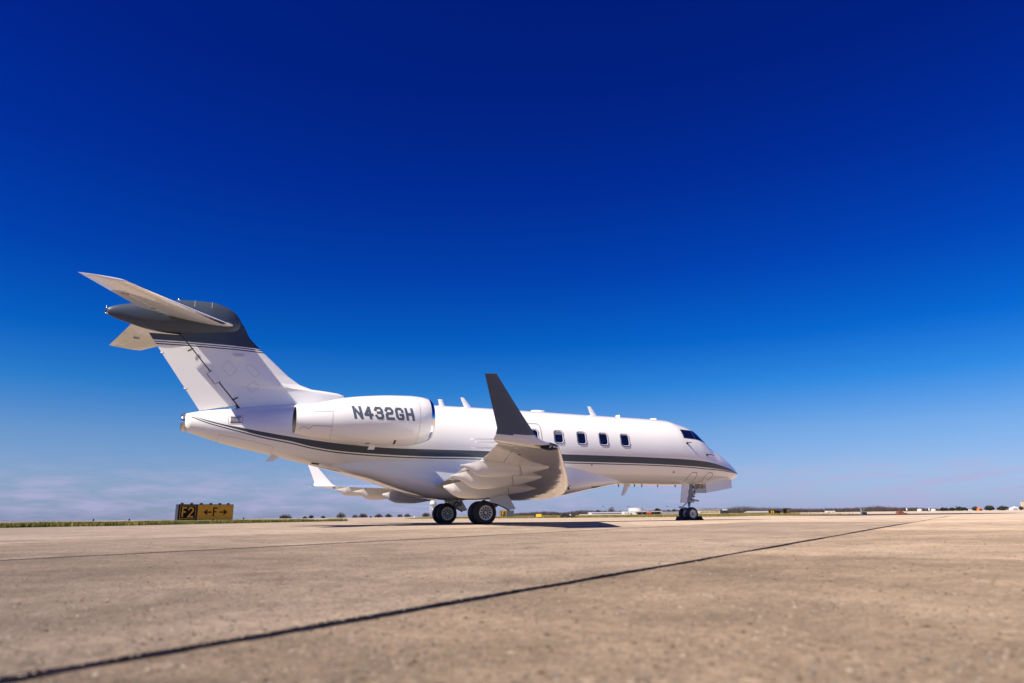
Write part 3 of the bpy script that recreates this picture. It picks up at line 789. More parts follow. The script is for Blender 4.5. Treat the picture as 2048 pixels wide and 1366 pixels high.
for s in (-1, 1):
    w = wing_surface('wing', .5, 9.15, 0, .738, s, M['white'], 30, n=18)
    # bare-metal leading edge, 2 mm proud
    rings = []
    for y in np.linspace(1.2, 9.13, 24):
        le, te, t = np.array(wing_le(y)), np.array(wing_te(y)), float(wing_t(y))
        ch = np.linalg.norm(te - le); cs = .042 * (1 - np.cos(np.linspace(0, math.pi / 2, 7)))
        g = lambda c, q: le + (te - le) * c + np.array((.0025, 0, 0)) + np.array((0, 0, 1)) * (ch * q * foil(max(c, 1e-6), t) * (1.25 if q < 0 else .85) + q * .002)
        rings.append(flip([g(c, -1) for c in reversed(cs)] + [g(c, 1) for c in cs[1:]], s))
    part('leading_edge', loft(rings, close=False, cap0=False, cap1=False), M['metal'], w)
    wing_surface('flap', .9, 6.78, .744, 1.0, s, M['white'], 16, w, 7)
    wing_surface('aileron', 6.87, 9.13, .744, 1.0, s, M['white'], 8, w, 7)
    for fyy, st in FAIR.items():
        rings = []
        st = np.array(st)
        for x in np.concatenate([np.linspace(st[0, 0], st[3, 0], 12), np.linspace(st[3, 0] + .08, st[-1, 0], 20)]):
            zt, zb, hw = [float(np.interp(x, st[:, 0], st[:, i])) if i != 2 else float(interp(st[:, 0], st[:, 2], x)) for i in (1, 2, 3)]
            rings.append([(x, s * (fyy + hw * math.cos(a) * (1 if math.sin(a) > -.2 else 1)), zt - (zt - zb) * max(0, math.sin(a)) ** .8) for a in np.linspace(0, math.pi, 17)])
        part('flap_track_fairing', loft(rings), M['white'], w, sharp=60)
        xm = float(st[0, 0] + .62 * (st[-1, 0] - st[0, 0]))          # joint between fixed and moving half of the fairing
        sv = []
        for dx in (-.008, .008):
            zt, zb, hw = float(np.interp(xm + dx, st[:, 0], st[:, 1])), float(interp(st[:, 0], st[:, 2], xm + dx)), float(np.interp(xm + dx, st[:, 0], st[:, 3]))
            sv += [(xm + dx + .10 * math.sin(a), s * (fyy + (hw + .004) * math.cos(a)), zt - (zt - zb + .005) * max(0, math.sin(a)) ** .8 - .002) for a in np.linspace(0, math.pi, 17)]
        part('fairing_seam', (sv, [(i, i + 1, 18 + i, 17 + i) for i in range(16)]), M['line'], w)
    # winglet, blended up from the wing tip
    SEC = [(9.15, 1.14, 1.438, -.09, 1.483, (0, 0, 1), .095), (9.40, .98, 1.442, -.27, 1.497, (0, -.25, .97), .095), (9.52, .74, 1.475, -.335, 1.508, (0, -.55, .83), .09),
           (9.575, .475, 1.56, -.315, 1.575, (0, -.85, .5), .085), (9.612, .36, 1.685, -.30, 1.69, (0, -.95, .3), .08), (9.72, .0, 2.1, -.45, 2.1, (0, -.965, .26), .075), (9.862, -.415, 2.59, -.63, 2.575, (0, -.965, .26), .07)]
    rings = []
    for i in range(len(SEC) - 1):
        for t in np.linspace(0, 1, 6, endpoint=i == len(SEC) - 2):
            a, b = SEC[i], SEC[i + 1]
            q = [a[k] + (b[k] - a[k]) * t for k in (0, 1, 2, 3, 4, 6)]
            nr = np.array(a[5]) * (1 - t) + np.array(b[5]) * t; nr /= np.linalg.norm(nr)
            rings.append(flip(section((q[1], q[0], q[2]), (q[3], q[0], q[4]), q[5], 0, 1.0, nr, 12), s))
    V, F = loft(rings)
    n = len(rings[0]); mi = []
    for f in F:
        j = f[0] % n
        zc_ = np.mean([V[k][2] for k in f])
        mi.append(1 if (len(f) == 4 and j < 12 and zc_ > 1.585) else 0)
    wl_ = part('winglet', (V, F), [M['white'], M['winglet']], mi=mi, sharp=50)
    # wing-tip lamp under a dark lens wrapped round the front corner
    rings = []
    for t in np.linspace(0, 1, 9):
        y = 9.21 + .305 * t
        q = [float(np.interp(y, [e[0] for e in SEC[:3]], [e[k_] for e in SEC[:3]])) for k_ in (1, 2, 3, 4)]
        nr = np.array((0, float(np.interp(y, (9.15, 9.4, 9.52), (0, -.25, -.55))), 1.0)); nr /= np.linalg.norm(nr)
        le, te = np.array((q[0] + .004, y, q[1])), np.array((q[2], y, q[3])); ch = np.linalg.norm(te - le)
        cs = (.20 + .10 * t) * (1 - np.cos(np.linspace(0, math.pi / 2, 9)))
        g = lambda c_, sg_: le + (te - le) * c_ + nr * (ch * sg_ * foil(max(c_, 1e-6), .095) * (1.25 if sg_ < 0 else .85) + sg_ * .005)
        rings.append(flip([g(c_, -1) for c_ in reversed(cs)] + [g(c_, 1) for c_ in cs[1:]], s))
    part('wing_tip_lens', loft(rings, close=False, cap0=False, cap1=False), M['lens'], wl_)
    for dx in (0, .085):
        part('position_lamp', tube((.86 - dx, s * 9.46, 1.42), (.86 - dx, s * 9.485, 1.418), .018), M['lamp'], wl_)
    # static discharge wicks
    for (x, y, z) in ((-.33, 9.52, 1.51), (-.16, 9.3, 1.485), (.06, 8.55, 1.455)):
        part('static_wick', tube((x + .02, s * y, z), (x - .42, s * y, z - .012), .0045, .003, 6), M['dull_metal'], wl_ if y > 9.2 else w)
    # hinge bracket pit and jacking marks under the outer wing
    zl = lambda x, y: (lambda le, te: (le[2] + (te[2] - le[2]) * ((x - le[0]) / (te[0] - le[0]))) - (np.hypot(te[0] - le[0], 0)) * 1.25 * foil((x - le[0]) / (te[0] - le[0]), float(wing_t(y))) - .003)(np.array(wing_le(y)), np.array(wing_te(y)))
    part('aileron_bracket', join(*[box(x, x + .1, *sorted((s * y, s * (y + .03))), zl(x + .05, y) - .03, zl(x + .05, y) + .02) for x, y in ((.34, 8.85),)]), M['dull_metal'], w, smooth=False)
    part('fuel_vent', tube((.72, s * 8.3, zl(.72, 8.3) + .02), (.72, s * 8.3, zl(.72, 8.3) - .004), .035), M['dark'], w)

# tailplane
def st_le(y):
    f = min(y, 3.614) / 3.614
    return (-4.153 + f * (-6.705 + 4.153) - (0 if y < 3.614 else (y - 3.614) / .03 * .45), y, 5.496 + f * (5.406 - 5.496) + (0 if y < 3.614 else (y - 3.614) / .03 * .04))
def st_te(y):
    f = y / 3.636
    return (-6.502 + f * (-7.629 + 6.502), y, 5.724 + f * (5.479 - 5.724))
for s in (-1, 1):
    rings = [flip(section(st_le(y), st_te(y), .075, 0, .70, (0, 0, 1), 14), s) for y in np.linspace(.1, 3.34, 16)]
    tp = part('tailplane', loft(rings), M['white'], sharp=50)
    rings = [flip(section(st_le(y), st_te(y), .075, .715, 1, (0, 0, 1), 7), s) for y in np.linspace(.38, 3.335, 10)]
    part('elevator', loft(rings), M['white'], tp, sharp=50)
    rings = [flip(section(st_le(y), st_te(y), .075, 0, 1, (0, 0, 1), 12), s) for y in np.concatenate([np.linspace(3.345, 3.61, 6), np.linspace(3.617, 3.644, 5)])]
    part('tailplane_tip', loft(rings), M['white'], tp, sharp=50)
    rings = []
    for y in np.linspace(.42, 3.3, 12):
        le, te = np.array(st_le(y)), np.array(st_te(y)); ch = np.linalg.norm(te - le); cs = .06 * (1 - np.cos(np.linspace(0, math.pi / 2, 6)))
        g = lambda c, q: le + (te - le) * c + np.array((.0025, 0, ch * q * foil(max(c, 1e-6), .075) * (1.25 if q < 0 else .85) + q * .002))
        rings.append(flip([g(c, -1) for c in reversed(cs)] + [g(c, 1) for c in cs[1:]], s))
    part('leading_edge', loft(rings, close=False, cap0=False, cap1=False), M['metal'], tp)
    for y in (1.0, 2.3):
        te = st_te(y); le = st_le(y); x = le[0] + (te[0] - le[0]) * .70
        part('elevator_hinge', box(x - .10, x + .06, *sorted((s * y, s * (y + .03))), le[2] + (te[2] - le[2]) * .7 - .085, le[2] + (te[2] - le[2]) * .7 - .03), M['dull_metal'], tp, smooth=False)

# ---- engines
NAC = np.array([(-2.69, .335, 2.68), (-2.3, .43, 2.69), (-1.9, .515, 2.705), (-1.48, .592, 2.722), (-.9, .655, 2.74), (-.2, .688, 2.765), (.26, .682, 2.785), (.5, .66, 2.80), (.68, .628, 2.815), (.80, .592, 2.825)])
def nac(x): return float(interp(NAC[:, 0], NAC[:, 1], x)), float(interp(NAC[:, 0], NAC[:, 2], x))
def nring(x, r, zc, s, n=56): return [(x, s * (2.0 - r * math.cos(a)), zc + r * math.sin(a)) for a in np.linspace(0, 2 * math.pi, n, endpoint=False)]
def nac_at(x, z, off=.0):
    r, zc = nac(x); q = max(0.0, r * r - (z - zc) ** 2)
    y = math.sqrt(q)
    return np.array((x, -2.0 - y * (1 + off / r), zc + (z - zc) * (1 + off / r)))
for s in (-1, 1):
    nc = part('engine_nacelle', loft([nring(x, *nac(x), s) for x in np.linspace(-2.69, .80, 60)], cap0=False, cap1=False), M['white'])
    part('intake_lip', loft([nring(x - .13, r, 2.825, s) for x, r in ((.925, .594), (.97, .578), (1.01, .556), (1.038, .53), (1.05, .50), (1.04, .475), (1.0, .458), (.9, .452))], cap0=False, cap1=False), M['metal'], nc)
    part('intake_duct', loft([nring(x, r, 2.83, s) for x, r in ((.77, .451), (.5, .46), (.2, .47))], cap0=False), M['dull_metal'], nc)
    part('fan_spinner', loft([nring(x, r, 2.83, s, 24) for x, r in ((.21, .46), (.22, .15), (.32, .1), (.4, .01))]), M['dark'], nc)
    part('exhaust_nozzle', loft([nring(x, r, 2.68, s) for x, r in ((-2.69, .336), (-2.705, .328), (-2.69, .318), (-2.3, .30))], cap0=False), M['dark'], nc)
    part('engine_pylon', loft([[(x, s * y, 2.70 + z0 + h * q * foil(max(c, 1e-6), .12)) for c, x, q in [(c, .25 - 2.6 * c, q) for q, cc in ((-1, np.linspace(1, 0, 12)), (1, np.linspace(.04, 1, 11))) for c in cc]] for y, z0, h in ((.75, -.05, 2.6), (1.5, 0, 2.4))]), M['white'], nc, sharp=50)
nc = [o for o in jet.children if o.name.startswith('engine_nacelle')][0]
ns_ = lambda x, z: nac_at(x, z, .003)
def nring_ribbon(x, a0, a1, w, m, name):
    r, zc = nac(x)
    A = np.linspace(R(a0), R(a1), 30)
    V = [(x + d, -2 - (r + .003) * math.cos(a), zc + (r + .003) * math.sin(a)) for d in (-w / 2, w / 2) for a in A]
    part(name, (V, [(i, i + 1, 31 + i, 30 + i) for i in range(29)]), m, nc)
nring_ribbon(-1.82, -80, 60, .010, M['fine'], 'cowl_seam')
nring_ribbon(.45, -80, 70, .009, M['fine'], 'cowl_seam')
for z, k in ((2.46, 1), (2.905, -1)):
    P = [(-2.6, z - .05 * k), (-2.52, z + .015 * k), (-2.44, z - .0 * k), (-2.37, z - .035 * k), (-2.28, z + .04 * k), (-2.2, z + .045 * k), (-1.83, z + .03 * k)]
    ribbon(dense(P, .04), .011, M['line'], 'reverser_seam', nc, ns_)
part('cowl_vent', plate([nac_at(-.17, 2.20, .004), nac_at(-.12, 2.20, .004), nac_at(-.12, 2.12, .004), nac_at(-.17, 2.12, .004)], .01), M['dark'], nc, smooth=False)
part('cowl_vent', plate([nac_at(-.9, 2.13, .004), nac_at(-.78, 2.13, .004), nac_at(-.78, 2.105, .004), nac_at(-.9, 2.105, .004)], .01), M['line'], nc, smooth=False)
part('drain_fin', plate([(-.72, -1.95, 2.10), (-.56, -1.95, 2.10), (-.60, -1.95, 1.98), (-.78, -1.95, 1.98)], .02), M['white'], nc, smooth=False)

STROKES = {'N': [[(0, 0), (0, 1)], [(0, 1), (1, 0)], [(1, 0), (1, 1)]], '4': [[(.72, 0), (.72, 1)], [(.66, .98), (0, .34)], [(0, .3), (1, .3)]],
    '3': [[(0, .80), (.2, 1), (.8, 1), (1, .82), (1, .66), (.82, .53), (.35, .53)], [(.8, .53), (1, .38), (1, .18), (.8, 0), (.2, 0), (0, .2)]],
    '2': [[(0, .78), (.2, 1), (.8, 1), (1, .82), (1, .64), (.82, .5), (.2, .5), (0, .34), (0, 0), (1, 0)]],
    'G': [[(1, .74), (1, .84), (.8, 1), (.2, 1), (0, .8), (0, .2), (.2, 0), (.8, 0), (1, .18), (1, .40), (.6, .40)]], 'H': [[(0, 0), (0, 1)], [(1, 0), (1, 1)], [(0, .5), (1, .5)]]}
def stroke(pts, hw, ext):
    """Mitred strip along a polyline: list of (left, right)."""
    P = [np.array(p, float) for p in pts]
    d0 = (P[1] - P[0]) / np.linalg.norm(P[1] - P[0]); d1 = (P[-1] - P[-2]) / np.linalg.norm(P[-1] - P[-2])
    P[0] = P[0] - d0 * ext; P[-1] = P[-1] + d1 * ext
    out = []
    for i in range(len(P)):
        a = (P[i] - P[i - 1]) if i else (P[1] - P[0]); b = (P[i + 1] - P[i]) if i < len(P) - 1 else (P[i] - P[i - 1])
        a, b = a / np.linalg.norm(a), b / np.linalg.norm(b)
        na, nb = np.array((-a[1], a[0])), np.array((-b[1], b[0]))
        m_ = na + nb; m_ /= np.linalg.norm(m_)
        m_ = m_ * hw / max(.4, float(m_ @ na))
        out.append((P[i] + m_, P[i] - m_))
    return out
LW, LH = .16, .27
for k, ch in enumerate('N432GH'):
    V, F, mi = [], [], []
    for layer, (hw, ext, off) in enumerate(((.033, .033, .003), (.0225, .0225, .0055))):
        for si, st in enumerate(STROKES[ch]):
            st_m = [(p[0] * LW, p[1] * LH) for p in st]
            den = []
            for a, b in zip(st_m, st_m[1:]):
                q = max(1, int(math.hypot(b[0] - a[0], b[1] - a[1]) / .05))
                den += [(a[0] + (b[0] - a[0]) * i / q, a[1] + (b[1] - a[1]) * i / q) for i in range(q)]
            den.append(st_m[-1])
            S = stroke(den, hw, ext); b0 = len(V)
            for l, r_ in S:
                for p in (l, r_):
                    z = 2.728 + p[1]
                    V.append(nac_at(-1.262 + .2724 * k + p[0] - .225 * p[1], z, off + si * .0007))
            for i in range(len(S) - 1):
                F.append((b0 + 2 * i, b0 + 2 * i + 1, b0 + 2 * i + 3, b0 + 2 * i + 2)); mi.append(1 - layer)
    part('registration_letter', (V, F), [M['letter'], M['letter_edge']], nc, mi=mi, smooth=False, fix=False)

# ---- undercarriage
def tyre_rim(cx, cy, cz, r, w, slots, face, name):
    prof = [(-.40 * w, .56 * r), (-.46 * w, .62 * r), (-.50 * w, .76 * r), (-.485 * w, .88 * r), (-.42 * w, .955 * r), (-.33 * w, .985 * r), (-.20 * w, .997 * r), (-.19 * w, .98 * r), (-.17 * w, .98 * r), (-.16 * w, 1.0 * r),
            (-.02 * w, 1.0 * r), (-.012 * w, .98 * r), (.012 * w, .98 * r), (.02 * w, 1.0 * r), (.16 * w, 1.0 * r), (.17 * w, .98 * r), (.19 * w, .98 * r), (.20 * w, .997 * r), (.33 * w, .985 * r), (.42 * w, .955 * r), (.485 * w, .88 * r), (.50 * w, .76 * r), (.46 * w, .62 * r), (.40 * w, .56 * r)]
    V, F = lathe(prof, 64, 'y', (cx, cy, cz))
    V = [(p[0] + (p[0] - cx) * .04 * max(0, (cz - .7 * r - p[2]) / r), p[1] + (p[1] - cy) * .5 * max(0, (cz - .75 * r - p[2]) / r), max(p[2], .003)) for p in V]     # flattened under load
    t = part(name, (V, F), M['rubber'])
    for sd in (-1, 1):
        n, rr_ = 96, np.array([0, .10, .16, .22, .235, .30, .40, .43, .47, .60, .72, .76, .80, .88, .905, .95, 1.0]) * r * .62
        V, F, mi = [], [], []
        for i, q in enumerate(rr_):
            f = q / (r * .62)
            dep = .03 if f < .17 else (.02 if f < .23 else (-.005 if f < .35 else (.004 if f < .86 else (.0 if f < .9 else .018))))
            for j in range(n):
                a = 2 * math.pi * j / n
                d = dep
                if slots and .42 < f < .79:
                    da = abs(((a * slots / (2 * math.pi)) + .5) % 1 - .5)
                    if da < .21: d = dep - .035
                V.append((cx + q * math.cos(a), cy + sd * (.40 * w + d), cz + q * math.sin(a)))
        for i in range(len(rr_) - 1):
            f = (rr_[i] + rr_[i + 1]) / 2 / (r * .62)
            for j in range(n):
                F.append((i * n + j, i * n + (j + 1) % n, (i + 1) * n + (j + 1) % n, (i + 1) * n + j))
                a = (j + .5) / n * (slots or 1); da = abs((a + .5) % 1 - .5)
                mi.append(1 if (slots and .41 < f < .80 and da < .23) or (not slots and .2 < f < .3) else 0)
        part('wheel_rim', (V, F), [M['rim'], M['dark']], t, mi=mi, sharp=30)
    return t
for s in (-1, 1):
    for d in (-.21, .21):
        tyre_rim(2.62, s * 1.626 + d, .318, .33, .215, 12, s, 'main_wheel')
    y = s * 1.626
    leg = part('main_gear_leg', join(tube((2.70, y, 1.05), (2.68, y, .72), .085, .08, 16), tube((2.68, y, .74), (2.655, y, .50), .05, .05, 16)), M['gear'])
    part('shock_piston', tube((2.683, y, .76), (2.668, y, .60), .056, .056, 16), M['metal'], leg)
    part('trailing_link', path_tube([(3.16, y, .60), (3.0, y, .50), (2.8, y, .40), (2.62, y, .318)], (.05, .065, .07, .065)), M['gear'], leg)
    part('main_strut', tube((3.20, y, 1.05), (3.14, y, .56), .075, .065, 16), M['gear'], leg)
    part('axle', tube((2.62, y - .3, .318), (2.62, y + .3, .318), .05, .05, 12), M['dull_metal'], leg)
    part('brake_hose', path_tube([(3.1, y - s * .06, .95), (3.02, y - s * .1, .75), (2.9, y - s * .1, .55), (2.72, y - s * .08, .40)], .014, 6), M['dark'], leg)
    yo = s * 1.93
    part('gear_door', plate([(2.74, yo, .86), (3.24, yo, .90), (3.53, yo, .42), (3.33, yo, .385), (3.17, yo, .47), (2.97, yo, .555), (2.74, yo, .60)], .03), M['white'], leg, smooth=False)
    part('door_seal', path_tube([(2.72, yo - s * .02, .60), (2.97, yo - s * .02, .548), (3.17, yo - s * .02, .465), (3.34, yo - s * .02, .375)], .018, 8), M['dark'], leg)
    part('door_link', tube((2.95, s * 1.4, .95), (2.75, s * 1.25, .58), .035, .03), M['gear'], leg)
part('wheel_well', ([(1.9, -1.5, .94), (3.4, -1.5, .94), (3.4, 1.5, .94), (1.9, 1.5, .94), (1.9, -1.5, .96), (3.4, -1.5, .96), (3.4, 1.5, .96), (1.9, 1.5, .96)], [(0, 1, 2, 3), (4, 5, 6, 7)]), M['dark'], belly, smooth=False)
part('belly_beacon', loft([[(2.45 + r * math.cos(a), r * math.sin(a), z) for a in np.linspace(0, 2 * math.pi, 16, endpoint=False)] for r, z in ((.09, .72), (.085, .66), (.05, .615), (.01, .605))]), M['dull_metal'], belly)

for d in (-.2, .2):
    tyre_rim(11.08, d, .222, .228, .145, 0, -1, 'nose_wheel')
ng = part('nose_gear_leg', join(tube((11.32, 0, 1.30), (11.20, 0, .78), .075, .07, 16), tube((11.20, 0, .80), (11.16, 0, .62), .085, .085, 16)), M['gear'])
part('nose_piston', tube((11.165, 0, .66), (11.10, 0, .22), .045, .045, 16), M['chrome'], ng)
part('axle', tube((11.08, -.26, .222), (11.08, .26, .222), .035, .035, 12), M['dull_metal'], ng)
part('steering_collar', join(bbox_bev(11.06, 11.30, -.13, .13, .61, .68, .015)), M['dull_metal'], ng, smooth=False)
part('steering_actuator', tube((11.16, -.16, .70), (11.44, -.16, .665), .035, .03), M['gear'], ng)
part('torque_link', join(tube((11.08, -.03, .63), (10.80, -.03, .45), .025, .018), tube((10.80, -.03, .45), (11.05, -.03, .28), .018, .025)), M['gear'], ng)
part('tow_bar_fitting', box(10.74, 10.84, -.07, .07, .42, .48), M['dull_metal'], ng, smooth=False)
part('taxi_lamp', lathe([(0, .005), (.0, .07), (.06, .075), (.09, .05)], 20, 'x', (11.24, -.12, .86)), M['lamp'], ng)
part('drag_brace', tube((11.24, 0, .82), (11.66, 0, 1.20), .03, .03), M['gear'], ng)
part('hydraulic_hose', path_tube([(11.30, -.09, 1.2), (11.33, -.11, 1.0), (11.27, -.11, .85), (11.24, -.1, .7)], .014, 6), M['dark'], ng)
for s in (-1, 1):
    if s < 0: part('nose_gear_aft_door', plate([(10.71, s * .26, 1.28), (10.985, s * .26, 1.28), (10.845, s * .26, .59), (10.575, s * .26, .60)], .025), M['white'], ng, smooth=False)
    part('nose_gear_forward_door', plate([(11.68, s * .31, 1.28), (11.685, s * .31, .935), (12.845, s * .31, 1.11), (12.853, s * .31, 1.42)], .022), M['white'], ng, smooth=False)
    part('door_arm', box(11.24, 11.68, *sorted((s * .24, s * .30)), .93, 1.05), M['dull_metal'], ng, smooth=False)
    part('door_hinge', box(11.60, 12.05, *sorted((s * .2, s * .29)), 1.1, 1.2), M['gear'], ng, smooth=False)
# red warning pins and the lamp at the wing root
part('landing_lamp', lathe([(0, .005), (0, .06), (.02, .075), (.05, .07)], 20, 'x', (5.56, -1.36, 1.06)), M['lamp'], belly)

# ------------------------------------------------------------------ small things on the apron
M['chock'] = mat('black_rubber_chock', (.014, .014, .015), .75, noise=(30, .3))
def chock(name, x, sgn, label):
    root = thing(name, label, 'wheel chock', (x, 0, 0), 0, 'chocks at the nose wheel')
    prof = [(-.11, .0), (.11, .0), (.10, .03), (.045, .135), (-.045, .135), (-.10, .03)]
    V, F = loft([[(a, y, b + .002) for a, b in prof] for y in (-.24, .24)])
    mk('chock_body', V, F, M['chock'], root, smooth=False)
    v, f = path_tube([(0, -.24, .08), (.02 * sgn, -.29, .05), (.06 * sgn, -.33, .012)], .012, 6)
    mk('rope', v, f, M['chock'], root)
    return root
chock('wheel_chock', 11.42, 1, 'black rubber chock in front of the nose wheels')
chock('wheel_chock', 10.80, -1, 'black rubber chock behind the nose wheels')

def hor_y(px):
    return 683 - (-(_f[2] * FPX + RIGHT[2] * (px - 1024)) / UP[2])
def mpp(px, d):
    return float(np.dot(np.array(away(px, d, .229)) - CAM, _f)) / FPX
def top(px, py, d):
    return .229 + (hor_y(px) - py) * mpp(px, d) * 1.02
FACE = YAW - math.pi / 2                                   # local x runs to the right as seen from here, local y away

M['sign_black'] = mat('sign_black', (.010, .010, .010), .85, spec=.1)
M['sign_yellow'] = mat('sign_yellow', (.56, .30, .004), .6, noise=(3, .08))
M['sign_frame'] = mat('sign_frame', (.03, .034, .045), .5)
M['sign_post'] = mat('sign_post', (.30, .30, .30), .5)
GLYPH = {'F': [[(0, 0), (0, 1), (.78, 1)], [(.05, .54), (.6, .54)]], '2': [[(0, .74), (.1, .92), (.3, 1), (.52, .96), (.66, .82), (.64, .62), (.0, .0), (.72, .0)]],
         '<': [[(1.0, .5), (.12, .5)], [(.42, .88), (.0, .5), (.42, .12)]], '>': [[(0, .5), (.88, .5)], [(.58, .88), (1.0, .5), (.58, .12)]]}
def glyph(name, ch, x, z, w, h, hw, y, m, parent):
    V, F = [], []
    for si, st in enumerate(GLYPH[ch]):
        S = stroke([(p[0] * w, p[1] * h) for p in st], hw, 0 if ch in '<>' else hw * .2)
        b0 = len(V)
        for l, r_ in S:
            V += [(x + l[0], y - .002 * si, z + l[1]), (x + r_[0], y - .002 * si, z + r_[1])]
        F += [(b0 + 2 * i, b0 + 2 * i + 1, b0 + 2 * i + 3, b0 + 2 * i + 2) for i in range(len(S) - 1)]
    return mk(name, V, F, m, parent, smooth=False, fix=False)

# taxiway sign: black location panel and yellow direction panel
sg = thing('taxiway_sign', 'long taxiway sign reading F2 on black and F with two arrows on yellow', 'sign', tuple(Vector(gp(411, 1044)) + Vector((0, 0, 0))), FACE + R(50))
L0, L1, L2, Z0, Z1 = -2.55, -.84, 2.55, .17, 1.53
mk('sign_cabinet', *bbox_bev(L0, L2, 0, .5, Z0, Z1, .015), M['sign_frame'], sg, smooth=False)
mk('location_panel', *box(L0 + .05, L1 - .04, -.012, .0 - .002, Z0 + .05, Z1 - .05), M['sign_black'], sg, smooth=False)
V = []; b_ = .035
x0, x1, z0, z1 = L0 + .16, L1 - .15, Z0 + .13, Z1 - .13
V = [(x0, -.016, z0), (x1, -.016, z0), (x1, -.016, z1), (x0, -.016, z1), (x0 + b_, -.016, z0 + b_), (x1 - b_, -.016, z0 + b_), (x1 - b_, -.016, z1 - b_), (x0 + b_, -.016, z1 - b_)]
mk('panel_border', V, [(0, 1, 5, 4), (1, 2, 6, 5), (2, 3, 7, 6), (3, 0, 4, 7)], M['sign_yellow'], sg, smooth=False, fix=False)
glyph('letter', 'F', L0 + .40, Z0 + .30, .46, .76, .065, -.017, M['sign_yellow'], sg)
glyph('numeral', '2', L0 + .92, Z0 + .30, .62, .76, .065, -.017, M['sign_yellow'], sg)
mk('direction_panel', *box(L1 + .04, L2 - .05, -.012, -.002, Z0 + .05, Z1 - .05), M['sign_yellow'], sg, smooth=False)
glyph('arrow', '<', L1 + .66, Z0 + .42, .66, .52, .055, -.014, M['sign_black'], sg)
glyph('letter', 'F', L1 + 1.50, Z0 + .32, .42, .72, .06, -.014, M['sign_black'], sg)
glyph('arrow', '>', L1 + 2.06, Z0 + .42, .66, .52, .055, -.014, M['sign_black'], sg)
for x in (-2.15, -1.3, -.42, .45, 1.3, 2.12):
    mk('top_lug', *bbox_bev(x - .1, x + .1, .12, .34, Z1, Z1 + .13, .02), M['sign_frame'], sg, smooth=False)
for x in (-2.45, -.85, .8, 2.3):
    mk('leg', *box(x - .06, x + .06, .1, .3, -.02, Z0), M['sign_post'], sg, smooth=False)

sg2 = thing('taxiway_sign', 'small square taxiway sign reading F on black behind the main wheels', 'sign', tuple(away(1006.5, 100)), FACE + R(4))
k = mpp(1006, 100)
mk('sign_cabinet', *bbox_bev(-.47, .47, 0, .3, .04, .98, .015), M['sign_frame'], sg2, smooth=False)
V = [(-.44, -.006, .07), (.44, -.006, .07), (.44, -.006, .95), (-.44, -.006, .95), (-.36, -.006, .15), (.36, -.006, .15), (.36, -.006, .87), (-.36, -.006, .87)]
mk('panel_border', V, [(0, 1, 5, 4), (1, 2, 6, 5), (2, 3, 7, 6), (3, 0, 4, 7)], M['sign_yellow'], sg2, smooth=False, fix=False)
glyph('letter', 'F', -.14, .26, .36, .5, .05, -.008, M['sign_yellow'], sg2)
for x in (-.3, .3):
    mk('leg', *box(x - .04, x + .04, .08, .2, -.02, .05), M['sign_post'], sg2, smooth=False)
M['sign_back'] = mat('sign_back_grey', (.06, .07, .085), .55)
sg3 = thing('sign_back', 'plain dark grey back of a sign beside the square F sign', 'sign', tuple(away(1020.5, 101.5)), FACE + R(4))
mk('sign_cabinet', *bbox_bev(-.52, .52, 0, .25, .05, .95, .015), M['sign_back'], sg3, smooth=False)
mk('mast', *tube((.47, .12, .9), (.47, .12, 1.75), .02), M['sign_back'], sg3)
mk('leg', *box(-.05, .05, .08, .18, -.02, .06), M['sign_post'], sg3, smooth=False)
sg4 = thing('yellow_board', 'low yellow marker board standing in grass left of the black cart', 'sign', tuple(away(1077.5, 66)), FACE - R(6))
mk('board', *bbox_bev(-.25, .25, 0, .1, .08, .34, .01), mat('board_yellow', (.75, .5, .02), .5), sg4, smooth=False)
mk('dark_end_board', *bbox_bev(-.44, -.27, 0, .1, .06, .33, .01), M['sign_frame'], sg4, smooth=False)
for x in (-.38, .2, .4):
    mk('leg', *box(x - .025, x + .025, .02, .08, -.02, .2 if x == .4 else .09), M['sign_yellow'], sg4, smooth=False)
for nm, px, d, w, hh, lab in (('runway_sign', 1546, 110, .52, .50, 'small black and yellow sign box in front of the pale warehouse'), ('runway_sign', 1556.5, 111, .28, .45, 'plain black sign box next to the small yellow and black sign'), ('runway_sign', 1574.5, 112, .45, .75, 'tall dark brown sign box standing right of the pale warehouse')):
    r_ = thing(nm, lab, 'sign', tuple(away(px, d)), FACE)
    mk('sign_cabinet', *bbox_bev(-w, w, 0, .3, .06, .06 + hh, .015), M['sign_black'], r_, smooth=False)
    if 'yellow sign box' in lab:
        mk('sign_face', *box(-.30, .16, -.012, -.002, .12, .50), M['sign_yellow'], r_, smooth=False)
        mk('sign_mark', *box(-.14, -.02, -.02, -.014, .18, .44), M['sign_black'], r_, smooth=False)
    if 'brown' in lab:
        mk('sign_face', *box(-.05, .40, -.012, -.002, .14, .74), mat('brown_sign_face', (.10, .075, .03), .6), r_, smooth=False)
    mk('leg', *box(-.05, .05, .08, .2, -.02, .07), M['sign_post'], r_, smooth=False)

# low black equipment cart at the apron edge
ct = thing('equipment_cart', 'low black wheeled cart with tow bar at the far apron edge', 'cart', tuple(away(1135, 61)), FACE)
mk('cart_bed', *loft([[(x, y, z) for x, z in ((-.38, .06), (.30, .06), (.36, .2), (.2, .25), (-.05, .24), (-.25, .36), (-.36, .38))] for y in (-.25, .25)]), M['chock'], ct, smooth=False)
for x in (-.48, .42):
    mk('wheel', *lathe([(-.07, .05), (-.07, .14), (0, .155), (.07, .14), (.07, .05)], 20, 'y', (x, -.2, .155)), M['chock'], ct)
mk('tow_bar', *path_tube([(.40, 0, .33), (.52, 0, .28), (.72, 0, .03)], .025, 6), M['chock'], ct)
mk('light_fitting', *box(.16, .26, -.27, -.2, .2, .28), M['white'], ct, smooth=False)

